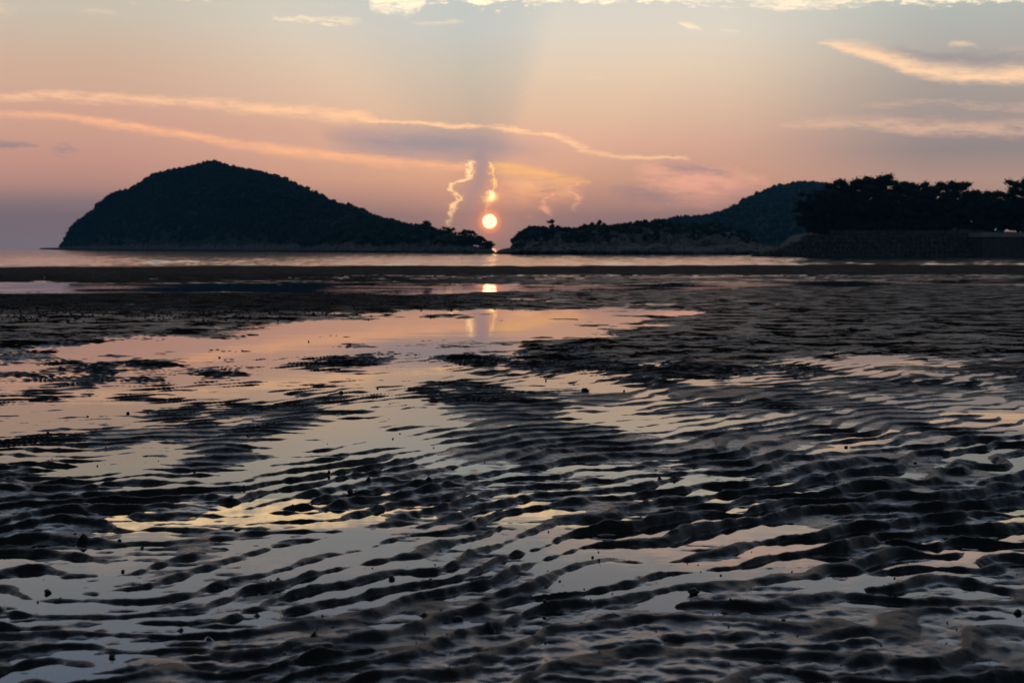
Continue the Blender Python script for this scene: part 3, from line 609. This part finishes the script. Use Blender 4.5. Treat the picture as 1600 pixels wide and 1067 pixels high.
# two masses: rocky point in front, taller hill behind it
FH = [(925, 392.0), (945, 366), (965, 351), (985, 346), (1010, 341), (1030, 338.5), (1060, 334), (1080, 332), (1100, 331), (1120, 328), (1136, 321.5), (1160, 308), (1185, 296), (1210, 286), (1240, 280.5), (1262, 279), (1285, 281), (1312, 291), (1340, 303), (1380, 318), (1440, 335), (1520, 352), (1640, 372)]
FHB = [(925, 392.6), (1040, 392.3), (1640, 392.3)]
FHR = [(925, 1050), (1040, 1250), (1130, 1400), (1250, 1700), (1640, 1600)]
NH = [p for p in HEAD if p[0] <= 956] + [(975, 350), (1005, 349), (1040, 349), (1080, 352), (1120, 357), (1160, 366), (1195, 381), (1228, 397)]
NHR = [(770, 492), (800, 505), (940, 530), (1060, 560), (1150, 545), (1228, 500)]
headl = hill('rocky_headland', m_head, NH, HEADB, NHR, 340, 36, 1.5, 1.6, 9.0, 0.55)
farh_ = hill('far_hill', m_far, FH, FHB, FHR, 260, 30, 6.5, 1.4, 5.0)
# ------------------------------------------------------------------ foliage
def mat_leaf(name, c1, c2, scale):
    m, h, b = material(name)
    geo = h.n('ShaderNodeNewGeometry').outputs['Position']
    h.put(b.inputs['Base Color'], h.ramp(h.noise(geo, scale, 3, 0.6), [(0.35, c1), (0.65, c2)], 'LINEAR'))
    b.inputs['Roughness'].default_value = 0.75; b.inputs['Specular IOR Level'].default_value = 0.2
    return m
m_leaf = mat_leaf('forest_leaves', (.014, .022, .012), (.034, .046, .022), 0.12)
m_pine = mat_leaf('pine_needles', (.015, .026, .014), (.040, .055, .026), 0.5)
m_bark, h, b = material('pine_bark')
geo = h.n('ShaderNodeNewGeometry').outputs['Position']
h.put(b.inputs['Base Color'], h.ramp(h.noise(geo, 3, 5), [(0.3, (.03, .022, .018)), (0.7, (.09, .065, .05))])); b.inputs['Roughness'].default_value = 0.9

def tuft_cloud(centers, radii, nper, size, r):
    """leaf clumps: small bent quads scattered in flattened ellipsoids; returns verts, faces"""
    C = np.repeat(centers, nper, 0); Rr = np.repeat(radii, nper, 0); n = len(C)
    d = r.randn(n, 3); d /= np.linalg.norm(d, axis=1, keepdims=True)
    rad = r.uniform(0.55, 1.05, (n, 1)) ; P = C + d * Rr * rad
    a = r.randn(n, 3); a /= np.linalg.norm(a, axis=1, keepdims=True)
    bb = np.cross(a, r.randn(n, 3)); bb /= np.linalg.norm(bb, axis=1, keepdims=True) + 1e-9
    s_ = (size * r.uniform(0.55, 1.25, (n, 1)))
    a = a * s_; bb = bb * s_ * 0.7
    v = np.stack([P - a, P - bb * .8, P + a * 1.0, P + bb], 1).reshape(-1, 3)
    f = np.arange(n * 4).reshape(-1, 4)
    return v, f
ico = bmesh.new(); bmesh.ops.create_icosphere(ico, subdivisions=1, radius=1.0)
ICV = np.array([v.co[:] for v in ico.verts]); ICF = np.array([[v.index for v in f.verts] for f in ico.faces]); ico.free()
def blobs(centers, radii, r):
    n = len(centers); k = len(ICV)
    jit = 1 + 0.16 * r.randn(n, k, 1)
    v = centers[:, None] + ICV[None] * radii[:, None] * jit
    f = ICF[None] + (np.arange(n) * k)[:, None, None]
    return v.reshape(-1, 3), f.reshape(-1, 3)
def canopy(name, H, n, rad, zmin, seed, leaf, wfront=1.0):
    """closed forest canopy over a hill surface, kept as one mass"""
    r = np.random.RandomState(seed)
    nr, nc = H['x'].shape
    i = r.randint(1, nr - 2, n * 3); j = r.randint(1, nc - 1, n * 3)
    T = H['T'][i, j]
    ok = (T > 0.03) & (T < 1.35) & ((H['z'][i, j] - SEA) > zmin * r.uniform(0.6, 1.1, n * 3) * (0.7 + 0.6 * np.clip(hillnoise(H['x'][i, j] * 2, H['y'][i, j]) + .5, 0, 2)))
    i, j = i[ok][:n], j[ok][:n]
    C = np.stack([H['x'][i, j], H['y'][i, j], H['z'][i, j]], -1) + r.uniform(-1, 1, (len(i), 3)) * [1.2, 2.0, 0.0]
    # extra crowns along the ridge so that the skyline is closed
    ri = int(np.argmin(np.abs(H['T'][:, 0] - 1)))
    jj = r.randint(2, nc - 2, n // 3); okr = (H['z'][ri, jj] - SEA) > zmin * 0.8; jj = jj[okr]
    C2 = np.stack([H['x'][ri, jj], H['y'][ri, jj], H['z'][ri, jj] - 0.4 * rad], -1) + r.uniform(-1, 1, (len(jj), 3)) * [1.5, 2.0, 0]
    C = np.concatenate([C, C2])
    s_ = rad * np.exp(0.22 * r.randn(len(C), 1))
    # shrink crowns toward the thin ends
    Rr = s_ * np.array([[1.0, 1.0, 0.85]]) * (1 + 0.15 * r.randn(len(C), 3)); Rr = np.clip(Rr, rad * .45, rad * 1.45)
    C[:, 2] += Rr[:, 2] * 0.75
    v1, f1 = blobs(C, Rr * 0.85, r)
    v2, f2 = tuft_cloud(C, Rr, 14, leaf, r)
    f2t = np.concatenate([f2[:, [0, 1, 2]], f2[:, [0, 2, 3]]])
    o = mesh_np(name, np.concatenate([v1, v2]), np.concatenate([f1, f2t + len(v1)]), m_leaf, False)
    return o
props(canopy('island_forest', isl, 5600, 1.8, 5.5, 61, 0.55), 'stuff', 'dense dark forest covering the steep island left of the sun')
props(canopy('headland_forest', headl, 3600, .72, 8.0, 62, 0.30), 'stuff', 'low dark scrub and trees over the rocky headland right of the sun')
props(canopy('far_hill_forest', farh_, 4200, 2.4, 5.0, 63, 0.8), 'stuff', 'bluish wooded hill behind the rocky headland')

def tube(v, f, p0, p1, r0, r1, seg=7):
    p0, p1 = Vector(p0), Vector(p1); d = (p1 - p0).normalized(); q = d.to_track_quat('Z', 'Y'); b0 = len(v)
    for p, r in ((p0, r0), (p1, r1)):
        for k in range(seg):
            a = 2 * math.pi * k / seg; v.append(tuple(p + q @ Vector((math.cos(a) * r, math.sin(a) * r, 0))))
    for k in range(seg):
        f.append((b0 + k, b0 + (k + 1) % seg, b0 + seg + (k + 1) % seg, b0 + seg + k))
def poly_tube(v, f, pts, rad, seg=7):
    for (a, b_, ra, rb) in zip(pts[:-1], pts[1:], rad[:-1], rad[1:]): tube(v, f, a, b_, ra, rb, seg)

def pine(label, px, py_top, dist, width_px, seed, base_z, group, lean=0.0, nl=13, low=0.32, name='pine_tree'):
    """black pine: leaning trunk, limbs that end in flat needle pads"""
    r = random.Random(seed); nr_ = np.random.RandomState(seed)
    x0 = ray(px, 360)[0] * dist; ztop = zat(px, py_top, dist); H = ztop - base_z; W = width_px / F * dist / 2
    nl = int(nl * 1.5); root = empty(name, (x0, dist, base_z)); props(root, None, label, 'tree', group)
    tp = [Vector((0, 0, -0.4))]; n = 7
    for i in range(1, n + 1):
        t = i / n; tp.append(Vector((lean * H * t * t + 0.03 * H * math.sin(3 * t + seed), 0.03 * H * math.cos(4 * t + seed), H * 0.93 * t)))
    v, f = [], []; tr = [0.032 * H * (1 - 0.85 * i / n) + 0.03 for i in range(n + 1)]
    poly_tube(v, f, tp, tr, 8)
    trunk = child(mesh_np('trunk', v, f, m_bark, True), root)
    lv, lf = [], []; C, R = [], []
    for i in range(nl):
        t = low + (0.97 - low) * (i + r.random() * 0.6) / nl; seg_i = min(int(t * n), n - 1)
        p = tp[seg_i].lerp(tp[seg_i + 1], t * n - seg_i)
        a = i * 2.4 + r.uniform(-.5, .5); prof = (math.sin(math.pi * min(1, max(0.12, (t - low + .18) / (1.12 - low + .1)))) ** 0.7)
        L = W * prof * r.uniform(0.75, 1.12)
        e = p + Vector((math.cos(a) * L, math.sin(a) * L * 0.8, L * r.uniform(0.05, 0.4) + 0.02 * H))
        mdl = p.lerp(e, .5) + Vector((0, 0, r.uniform(-.1, .25)))
        poly_tube(lv, lf, [p, mdl, e], [0.012 * H * (1.2 - t), 0.008 * H * (1.2 - t), 0.02], 5)
        for q, sc_ in ((e, 1.0), (p.lerp(e, .62) + Vector((r.uniform(-.4, .4), r.uniform(-.4, .4), .25)), .85), (e + Vector((r.uniform(-1, 1), r.uniform(-.8, .8), r.uniform(-.1, .6))), .7), (p.lerp(e, .3) + Vector((0, 0, .3)), .75)):
            C.append(tuple(q)); rr_ = (0.10 * H + 0.28) * sc_ * r.uniform(.75, 1.15); R.append((rr_ * 1.4, rr_ * 1.3, rr_ * 0.82))
    top = tp[-1]; C.append(tuple(top)); R.append((0.10 * H, 0.10 * H, 0.07 * H)); C.append(tuple(top + Vector((.3, 0, .03 * H)))); R.append((.055 * H, .05 * H, .05 * H))
    limbs = child(mesh_np('limb', lv, lf, m_bark, True), trunk)
    limbs['label'] = 'bare limbs carrying the needle pads'
    C = np.array(C); R = np.array(R)
    v1, f1 = blobs(C, R * 0.62, nr_); v2, f2 = tuft_cloud(C, R, 50, 0.24, nr_)
    f2t = np.concatenate([f2[:, [0, 1, 2]], f2[:, [0, 2, 3]]])
    child(mesh_np('crown', np.concatenate([v1, v2]), np.concatenate([f1, f2t + len(v1)]), m_pine, False), root)
    return root

# ------------------------------------------------------------------ grove, land and revetment on the right
m_conc, h, b = material('weathered_concrete')
geo = h.n('ShaderNodeNewGeometry').outputs['Position']
inf = h.n('ShaderNodeObjectInfo').outputs['Random']
cc = h.ramp(h.noise(geo, 1.4, 5, 0.65), [(0.3, (.07, .07, .07)), (0.7, (.17, .166, .16))], 'LINEAR')
h.put(b.inputs['Base Color'], h.mix(1.0, cc, h.ramp(inf, [(0, (.6, .6, .6)), (1, (1, 1, 1))], 'LINEAR'), 'MULTIPLY')); b.inputs['Roughness'].default_value = 0.9
DB = 344.0; LT = zat(1400, 361.5, 352)           # quay top height
m_land, h, b = material('grove_soil')
geo = h.n('ShaderNodeNewGeometry').outputs['Position']
h.put(b.inputs['Base Color'], h.ramp(h.noise(geo, 0.5, 4), [(0.3, (.02, .024, .015)), (0.7, (.05, .045, .03))])); b.inputs['Roughness'].default_value = 0.95
def X_at(px, d): return ray(px, 380)[0] * d
# land: heightfield block rounded at its tip
lpx = np.concatenate([np.linspace(1186, 1300, 30), np.linspace(1310, 2600, 40)])
ly = np.linspace(DB + 2.0, 470, 24)
LP, LY = np.meshgrid(lpx, ly)
LX = X_at(LP, 352.0) + (LY - DB) * 0.12
rise = np.clip((LP - 1222) / 62, 0, 1); rise = rise * rise * (3 - 2 * rise)
edge = np.clip((LY - DB - 2) / 9.0, 0, 1) ** 0.8 * np.clip((470 - LY) / 20, 0, 1)
LZ = SEA - 0.8 + (LT - SEA + 0.7) * rise * edge + 0.12 * hillnoise(LX * 4, LY * 4) * rise
props(mesh_np('grove_ground', np.stack([LX, LY, LZ], -1).reshape(-1, 3), grid_faces(*LX.shape), m_land, True), 'structure')

# revetment of stacked concrete blocks
rev = empty('block_revetment', (X_at(1380, DB), DB, SEA))
props(rev, None, 'long sloping sea defence of stacked grey concrete blocks below the pine grove', 'sea wall')
bm = bmesh.new()
def armour_block(seed):
    """four-legged armour unit"""
    r = random.Random(seed); v, f = [], []
    dirs = [Vector((0, 0, 1)), Vector((.94, 0, -.33)), Vector((-.47, .82, -.33)), Vector((-.47, -.82, -.33))]
    rot = Matrix.Rotation(r.uniform(0, 6.28), 3, 'Z') @ Matrix.Rotation(r.uniform(-.7, .7), 3, 'X') @ Matrix.Rotation(r.uniform(-.7, .7), 3, 'Y')
    for d in dirs:
        e = rot @ d; b0 = len(v); tube(v, f, e * 0.02, e * 0.62, 0.36, 0.23, 6); f.append(tuple(range(b0 + 6, b0 + 12)))
    me = bpy.data.meshes.new('concrete_block'); me.from_pydata([tuple(q) for q in v], [], f); me.materials.append(m_conc); me.update(); return me
bm.free()
block_meshes = [armour_block(i) for i in range(8)]
rr = random.Random(5); lv = rev.location
cnt = 0
for row in range(5):
    ncol = 56
    for c in range(ncol):
        pxx = 1178 + row * 9 + (1612 - 1178 - row * 9) * (c + 0.5 * (row % 2)) / ncol
        tip = min(1, (pxx - 1170) / 110.0)
        if row / 5 > tip * 1.05: continue
        yb = DB + row * 1.2 + rr.uniform(-.25, .25)
        zb = SEA + 0.35 + row * (LT - SEA - 0.5) / 5.2 * min(1, tip * 1.1 + .1) + rr.uniform(-.12, .12)
        o = bpy.data.objects.new('concrete_block', block_meshes[rr.randrange(8)]); COL.objects.link(o); child(o, rev)
        o.location = Vector((X_at(pxx, yb), yb, zb)) - lv; o.rotation_euler = (0, 0, rr.uniform(0, 6.28)); s_ = rr.uniform(1.15, 1.4); o.scale = (s_, s_, s_); cnt += 1
print('blocks', cnt)
def box(v, f, x0, x1, y0, y1, z0, z1):
    b0 = len(v); v += [(x0, y0, z0), (x1, y0, z0), (x1, y1, z0), (x0, y1, z0), (x0, y0, z1), (x1, y0, z1), (x1, y1, z1), (x0, y1, z1)]
    f += [(b0, b0 + 3, b0 + 2, b0 + 1), (b0 + 4, b0 + 5, b0 + 6, b0 + 7), (b0, b0 + 1, b0 + 5, b0 + 4), (b0 + 1, b0 + 2, b0 + 6, b0 + 5), (b0 + 2, b0 + 3, b0 + 7, b0 + 6), (b0 + 3, b0, b0 + 4, b0 + 7)]
def box_obj(name, x0, x1, y0, y1, z0, z1, mat, parent, bev=0.03):
    o = parent.location; v, f = [], []; box(v, f, x0 - o.x, x1 - o.x, y0 - o.y, y1 - o.y, z0 - o.z, z1 - o.z)
    bmm = bmesh.new(); vs = [bmm.verts.new(q) for q in v]; [bmm.faces.new([vs[i] for i in q]) for q in f]
    bmesh.ops.bevel(bmm, geom=list(bmm.edges), offset=bev, segments=1, affect='EDGES')
    me = bpy.data.meshes.new(name); bmm.to_mesh(me); bmm.free(); me.materials.append(mat)
    ob = bpy.data.objects.new(name, me); COL.objects.link(ob); return child(ob, parent)
# sloping core under the blocks
cv, cf = [], []
for pxx in np.linspace(1172, 1640, 40):
    tp_ = min(1, max(0.04, (pxx - 1170) / 118.0)); X0 = X_at(pxx, DB)
    zt_ = SEA + (LT - SEA - 0.25) * tp_
    cv += [(X0 - lv.x, DB - 0.9 - lv.y, -1.2), (X0 - lv.x, DB + 7.0 * tp_ + .3 - lv.y, zt_ - lv.z - .9), (X0 - lv.x, DB + 11 - lv.y, zt_ - lv.z - .6)]
for i in range(39):
    a = i * 3; cf += [(a, a + 3, a + 4, a + 1), (a + 1, a + 4, a + 5, a + 2)]
child(mesh_np('rubble_core', cv, cf, m_land, False), rev)
xa = X_at(1296, DB + 8); xb = X_at(1536, DB + 8); npan = 12
for i in range(npan):
    box_obj('parapet_panel', xa + (xb - xa) * i / npan + .02, xa + (xb - xa) * (i + 1) / npan - .02, DB + 7.3, DB + 7.7, LT - 0.7, LT + 0.18 + 0.02 * (i % 2), m_conc, rev)
m_pier, h, b = material('pale_concrete')
geo = h.n('ShaderNodeNewGeometry').outputs['Position']
h.put(b.inputs['Base Color'], h.ramp(h.noise(geo, 0.8, 5, 0.65), [(0.3, (.25, .26, .27)), (0.7, (.42, .43, .43))], 'LINEAR')); b.inputs['Roughness'].default_value = 0.8
pier = empty('concrete_quay', (X_at(1585, DB - 6), DB - 6, SEA))
props(pier, None, 'plain concrete quay with a pale top at the right edge, beside the stacked blocks', 'quay')
zq = zat(1580, 363.5, DB - 6); zq2 = zat(1580, 370.5, DB - 6)
box_obj('quay_wall', X_at(1537, DB - 6), X_at(2400, DB - 6), DB - 5.6, DB + 6, SEA - 1.5, zq2, m_conc, pier)
box_obj('quay_coping', X_at(1534, DB - 6), X_at(2400, DB - 6), DB - 6, DB + 4, zq2 + .003, zq, m_pier, pier)

GZ0 = LT - 0.1
G_ = 'pines of the grove above the sea wall'
TREES = [  # px, top py, width px, dist, lean, limbs, low, label
 (1264, 317, 46, 357, -.12, 10, .15, 'small bushy pine at the very tip of the grove over the sea wall'),
 (1292, 303, 84, 356, -.20, 14, .20, 'second pine from the tip, leaning left over the sea wall'),
 (1322, 284, 74, 360, -.05, 14, .28, 'broad pine between the leaning one and the tallest one'),
 (1372, 275, 70, 357, .04, 16, .30, 'tallest pine of the grove, with a ragged pointed top'),
 (1428, 285, 62, 362, -.03, 14, .30, 'round topped pine right of the tallest one'),
 (1462, 287, 58, 358, .02, 13, .30, 'flat topped pine in the middle of the grove'),
 (1498, 284, 46, 361, .03, 9, .45, 'open airy pine with sky showing through its crown'),
 (1522, 298, 40, 366, .02, 9, .4, 'small pine between the airy pine and the low one'),
 (1552, 300, 52, 360, -.02, 12, .3, 'low pine in the dip near the right edge'),
 (1598, 276, 74, 355, .02, 15, .28, 'pine cut by the right edge of the picture'),
 (1655, 270, 80, 358, .03, 14, .28, 'pine just past the right edge of the picture'),
 (1300, 300, 60, 371, .05, 12, .2, 'shorter pine behind the two leftmost pines'),
 (1398, 298, 60, 374, .0, 12, .2, 'pine behind, filling the dip right of the tallest pine'),
]
for i, (px, pt, w, d, ln, nl, lo, lab) in enumerate(TREES):
    if px > 1640: continue
    pine(lab, px, pt, d, w, 100 + i * 7, GZ0, G_, ln, nl, lo)
# undergrowth below the pines, one dark mass
r_ = np.random.RandomState(9); n = 1250; pp = r_.uniform(1262, 1720, n); dd = r_.uniform(354, 372, n)
hh_ = np.interp(pp, [1262, 1285, 1320, 1500, 1720], [2.0, 4.5, 7.2, 8.0, 8.0]) * r_.uniform(0.1, 1.0, n)
C = np.stack([X_at(pp, dd), dd, GZ0 + hh_], -1); R = np.stack([r_.uniform(.9, 1.6, n), r_.uniform(.9, 1.5, n), r_.uniform(.6, 1.1, n)], -1)
pe = r_.uniform(1226, 1300, 150); de = r_.uniform(347, 357, 150)
Ce = np.stack([X_at(pe, 352.0) + (de - DB) * 0.12, de, SEA + 0.1 + (LT - SEA) * np.clip((pe - 1222) / 62, 0, 1) ** 1.2 * np.clip((de - DB - 2) / 9, 0, 1) ** .8], -1)
C = np.concatenate([C, Ce]); R = np.concatenate([R, np.stack([r_.uniform(.5, 1.0, 150)] * 2 + [r_.uniform(.3, .6, 150)], -1)])
v1, f1 = blobs(C, R * .8, r_); v2, f2 = tuft_cloud(C, R, 22, 0.26, r_)
props(mesh_np('undergrowth', np.concatenate([v1, v2]), np.concatenate([f1, np.concatenate([f2[:, [0, 1, 2]], f2[:, [0, 2, 3]]]) + len(v1)]), m_pine, False), 'stuff', 'dark bushes and saplings filling the grove under the pines')

# trees one can tell apart on the low end of the island
IT = [(664, 346, 16, 'bushy tree standing up where the island slope turns flatter'), (700, 356, 24, 'rounded tree on the low shoulder of the island'), (728, 360, 26, 'broad tree above the low end of the island'),
      (748, 369, 22, 'second last tree near the low right tip of the island'), (762, 377, 16, 'last small tree at the low right tip of the island, below the sun')]
for i, (px, pt, w, lab) in enumerate(IT):
    d = float(interp(px, ISLR)) - 14; zb = zat(px, pt + 22, d)
    pine(lab, px, pt, d, w, 300 + i * 3, zb, 'trees on the low end of the island', .06, 9, .25, 'broadleaf_tree')

# ------------------------------------------------------------------ stones, weed and crumbs on the flats
m_stone, h, b = material('dark_wet_stone')
geo = h.n('ShaderNodeNewGeometry').outputs['Position']
h.put(b.inputs['Base Color'], h.ramp(h.noise(geo, 60, 4), [(0.3, (.012, .012, .012)), (0.7, (.04, .036, .03))])); b.inputs['Roughness'].default_value = 0.45
bp = h.n('ShaderNodeBump'); bp.inputs['Distance'].default_value = 0.002; h.put(bp.inputs['Height'], h.noise(geo, 300, 3)); h.put(b.inputs['Normal'], bp.outputs[0])
def lumpy(name, seed, sx, sy, sz, rough=.25, sub=3):
    bmm = bmesh.new(); bmesh.ops.create_icosphere(bmm, subdivisions=sub, radius=1)
    off = Vector((seed * 3.1, seed * 1.7, 0))
    for q in bmm.verts:
        k = 1 + rough * (mnoise.noise(q.co * 1.3 + off) * 1.3 + mnoise.noise(q.co * 3.5 + off) * .6)
        q.co = Vector((q.co.x * sx, q.co.y * sy, (q.co.z) * sz)) * k
    for p in bmm.faces: p.smooth = True
    me = bpy.data.meshes.new(name); bmm.to_mesh(me); bmm.free(); me.materials.append(m_stone); return me
def place(px, py):
    d = float(row_dist(py)); return ray(px, py)[0] * d, d
LUMPS = [ # px, py(base), half width px, height px, name, label
 (547, 774, 8, 14, 'stone', 'largest dark round stone, in the grey water above the golden streaks', 'stone'),
 (562, 774, 3, 5, 'pebble', 'tiny pebble just right of the large round stone in the water', 'pebble'),
 (514, 742, 4, 9, 'stone', 'upright oval dark stone in the grey pool above the large round stone', 'stone'),
 (708, 733, 4, 6, 'stone', 'small dark stone alone on the pale pool near the middle', 'stone'),
 (187, 849, 6, 8, 'stone', 'dark stone at the left edge of the golden puddle', 'stone'),
 (222, 857, 5, 4, 'pebble', 'flat pebble on the lower rim of the golden puddle', 'pebble'),
 (192, 893, 5, 6, 'stone', 'small stone on pale wet sand below the golden puddle', 'stone'),
 (74, 926, 9, 10, 'mud_clump', 'dark clump of mud near the left edge of the foreground', 'mud clump'),
 (59, 941, 3, 4, 'pebble', 'little pebble just below the mud clump at lower left', 'pebble'),
 (175, 1027, 8, 9, 'mud_clump', 'mud clump beside the pale water in the bottom left corner', 'mud clump'),
 (398, 1016, 6, 8, 'stone', 'dark stone on the black ripples near the bottom edge left of centre', 'stone'),
 (914, 612, 11, 9, 'mud_clump', 'largest black clump on the flats, right of centre in the middle distance', 'mud clump'),
 (975, 612, 3, 5, 'pebble', 'pebble in the pink puddle right of the black clump', 'pebble'),
 (853, 595, 2, 5, 'pebble', 'thin upright pebble in the pink puddle left of the black clump', 'pebble'),
 (878, 775, 6, 5, 'stone', 'stone on the sand tongue at the golden water near the centre', 'stone'),
 (926, 871, 4, 5, 'pebble', 'round pebble on smooth sand right of centre in the foreground', 'pebble'),
 (1083, 928, 14, 16, 'mud_clump', 'pointed mud clump on the pale smooth sand, right of centre foreground', 'mud clump'),
 (851, 952, 6, 7, 'stone', 'stone in the grey water below centre', 'stone'),
 (1308, 846, 6, 5, 'stone', 'dark stone on the lip of the pale puddle at lower right', 'stone'),
 (1224, 976, 6, 7, 'mud_clump', 'small mud clump left of the smooth sand at lower right', 'mud clump'),
 (1590, 958, 10, 9, 'mud_clump', 'mud clump at the right edge of the foreground', 'mud clump'),
 (200, 646, 5, 5, 'stone', 'dark stone at the edge of the orange pool on the left', 'stone'),
 (137, 651, 3, 3, 'pebble', 'speck-like pebble in the orange pool left of the dark stone', 'pebble'),
 (75, 679, 4, 4, 'pebble', 'pebble in the pale water near the left edge', 'pebble'),
 (343, 559, 3, 3, 'pebble', 'pebble in the pink pool below the reflection of the island top', 'pebble'),
 (482, 534, 2, 3, 'pebble', 'lone tiny pebble on the smooth pink pool', 'pebble'),
 (590, 607, 3, 4, 'pebble', 'pebble beside the dark sand island left of centre', 'pebble'),
 (533, 614, 6, 5, 'mud_clump', 'dark mud clump on the small sand island left of centre', 'mud clump'),
 (867, 962, 0, 0, '', '', ''),
 (690, 872, 0, 0, '', '', ''),
 (715, 968, 14, 9, 'mud_clump', 'flat wide mud clump on the dark ripples below the centre', 'mud clump'),
 (612, 905, 8, 8, 'mud_clump', 'crumbly mud clump on the sand ridge below the grey puddle', 'mud clump'),
 (1430, 727, 5, 5, 'stone', 'small dark stone among the ripples on the right', 'stone'),
 (1322, 699, 5, 5, 'stone', 'dark stone beside the pink puddles on the right', 'stone'),
]
for i, (px, py, hw_, hp, nm, lab, cat) in enumerate(LUMPS):
    if not nm: continue
    x, y = place(px, py); z = max(ground_z(x, y), float(bz(y)))
    k = y / F; hp_ = hp * k; hp_ *= .62; sx = hw_ * k * .56
    rough = .55 if nm == 'mud_clump' else .22
    o = bpy.data.objects.new(nm, lumpy(nm, i + 1, sx, sx * 1.05, hp_ * 0.62, rough)); COL.objects.link(o)
    o.location = (x, y, z + hp_ * 0.34); props(o, None, lab, cat)
# scattered crumbs: worm casts and shell bits, uncountable
def scatter(name, pts, sizes, seed, label):
    r = np.random.RandomState(seed); V, Fc = blobs(pts, sizes, r); o = mesh_np(name, V, Fc, m_stone, True); props(o, 'stuff', label); return o
r_ = np.random.RandomState(77)
n = 3600
px = np.abs(r_.beta(1.0, 1.9, n)) * 1050 - 60; py = 461 + 46 * r_.beta(1.1, 1.5, n) - px * 0.004
yy_ = row_dist(py); xx_ = ray(px, py)[0] * yy_
hz, _, _, _ = beach(xx_[:, None], yy_[:, None]); hz = hz[:, 0]
keep = hz > 0.004; s_ = np.exp(.4 * r_.randn(n)) * 0.0052
P = np.stack([xx_, yy_, hz + bz(yy_) + s_ * .5], -1)[keep]; S = np.stack([s_ * 1.3, s_ * 1.3, s_ * 1.0], -1)[keep]
scatter('sand_pellets', P, S, 5, 'thousands of small sand pellets and worm casts on the dark flat behind the long pool')
n = 900
px = r_.uniform(-80, 1680, n); py = 560 + 540 * r_.uniform(0, 1, n) ** 0.9
yy_ = row_dist(py); xx_ = ray(px, py)[0] * yy_; hz, _, _, _ = beach(xx_[:, None], yy_[:, None]); hz = np.maximum(hz[:, 0], 0)
cl = mid(xx_ * .8, yy_ * .8) > 0.2; s_ = np.exp(.45 * r_.randn(n)) * 0.0009
P = np.stack([xx_, yy_, hz + bz(yy_) + s_ * .5], -1)[cl]; S = np.stack([s_ * 1.2, s_ * 1.2, s_], -1)[cl]
scatter('shell_crumbs', P, S, 6, 'tiny dark crumbs and shell bits sprinkled over the ripples')

# ------------------------------------------------------------------ evening haze
m_haze = bpy.data.materials.new('evening_haze'); m_haze.use_nodes = True
nt = m_haze.node_tree; nt.nodes.clear(); ho = nt.nodes.new('ShaderNodeOutputMaterial'); hv = nt.nodes.new('ShaderNodeVolumePrincipled')
hv.inputs['Density'].default_value = 1.9e-4; hv.inputs['Color'].default_value = (0.12, 0.52, 0.95, 1); hv.inputs['Anisotropy'].default_value = 0.0
nt.links.new(hv.outputs[0], ho.inputs['Volume'])
v, f = [], []; box(v, f, -4300, 4300, -4300, 4300, -4.6, 100)
hz_o = mesh_np('haze', v, f, m_haze, False); props(hz_o, 'stuff', 'thin blue evening haze that softens the far hills')
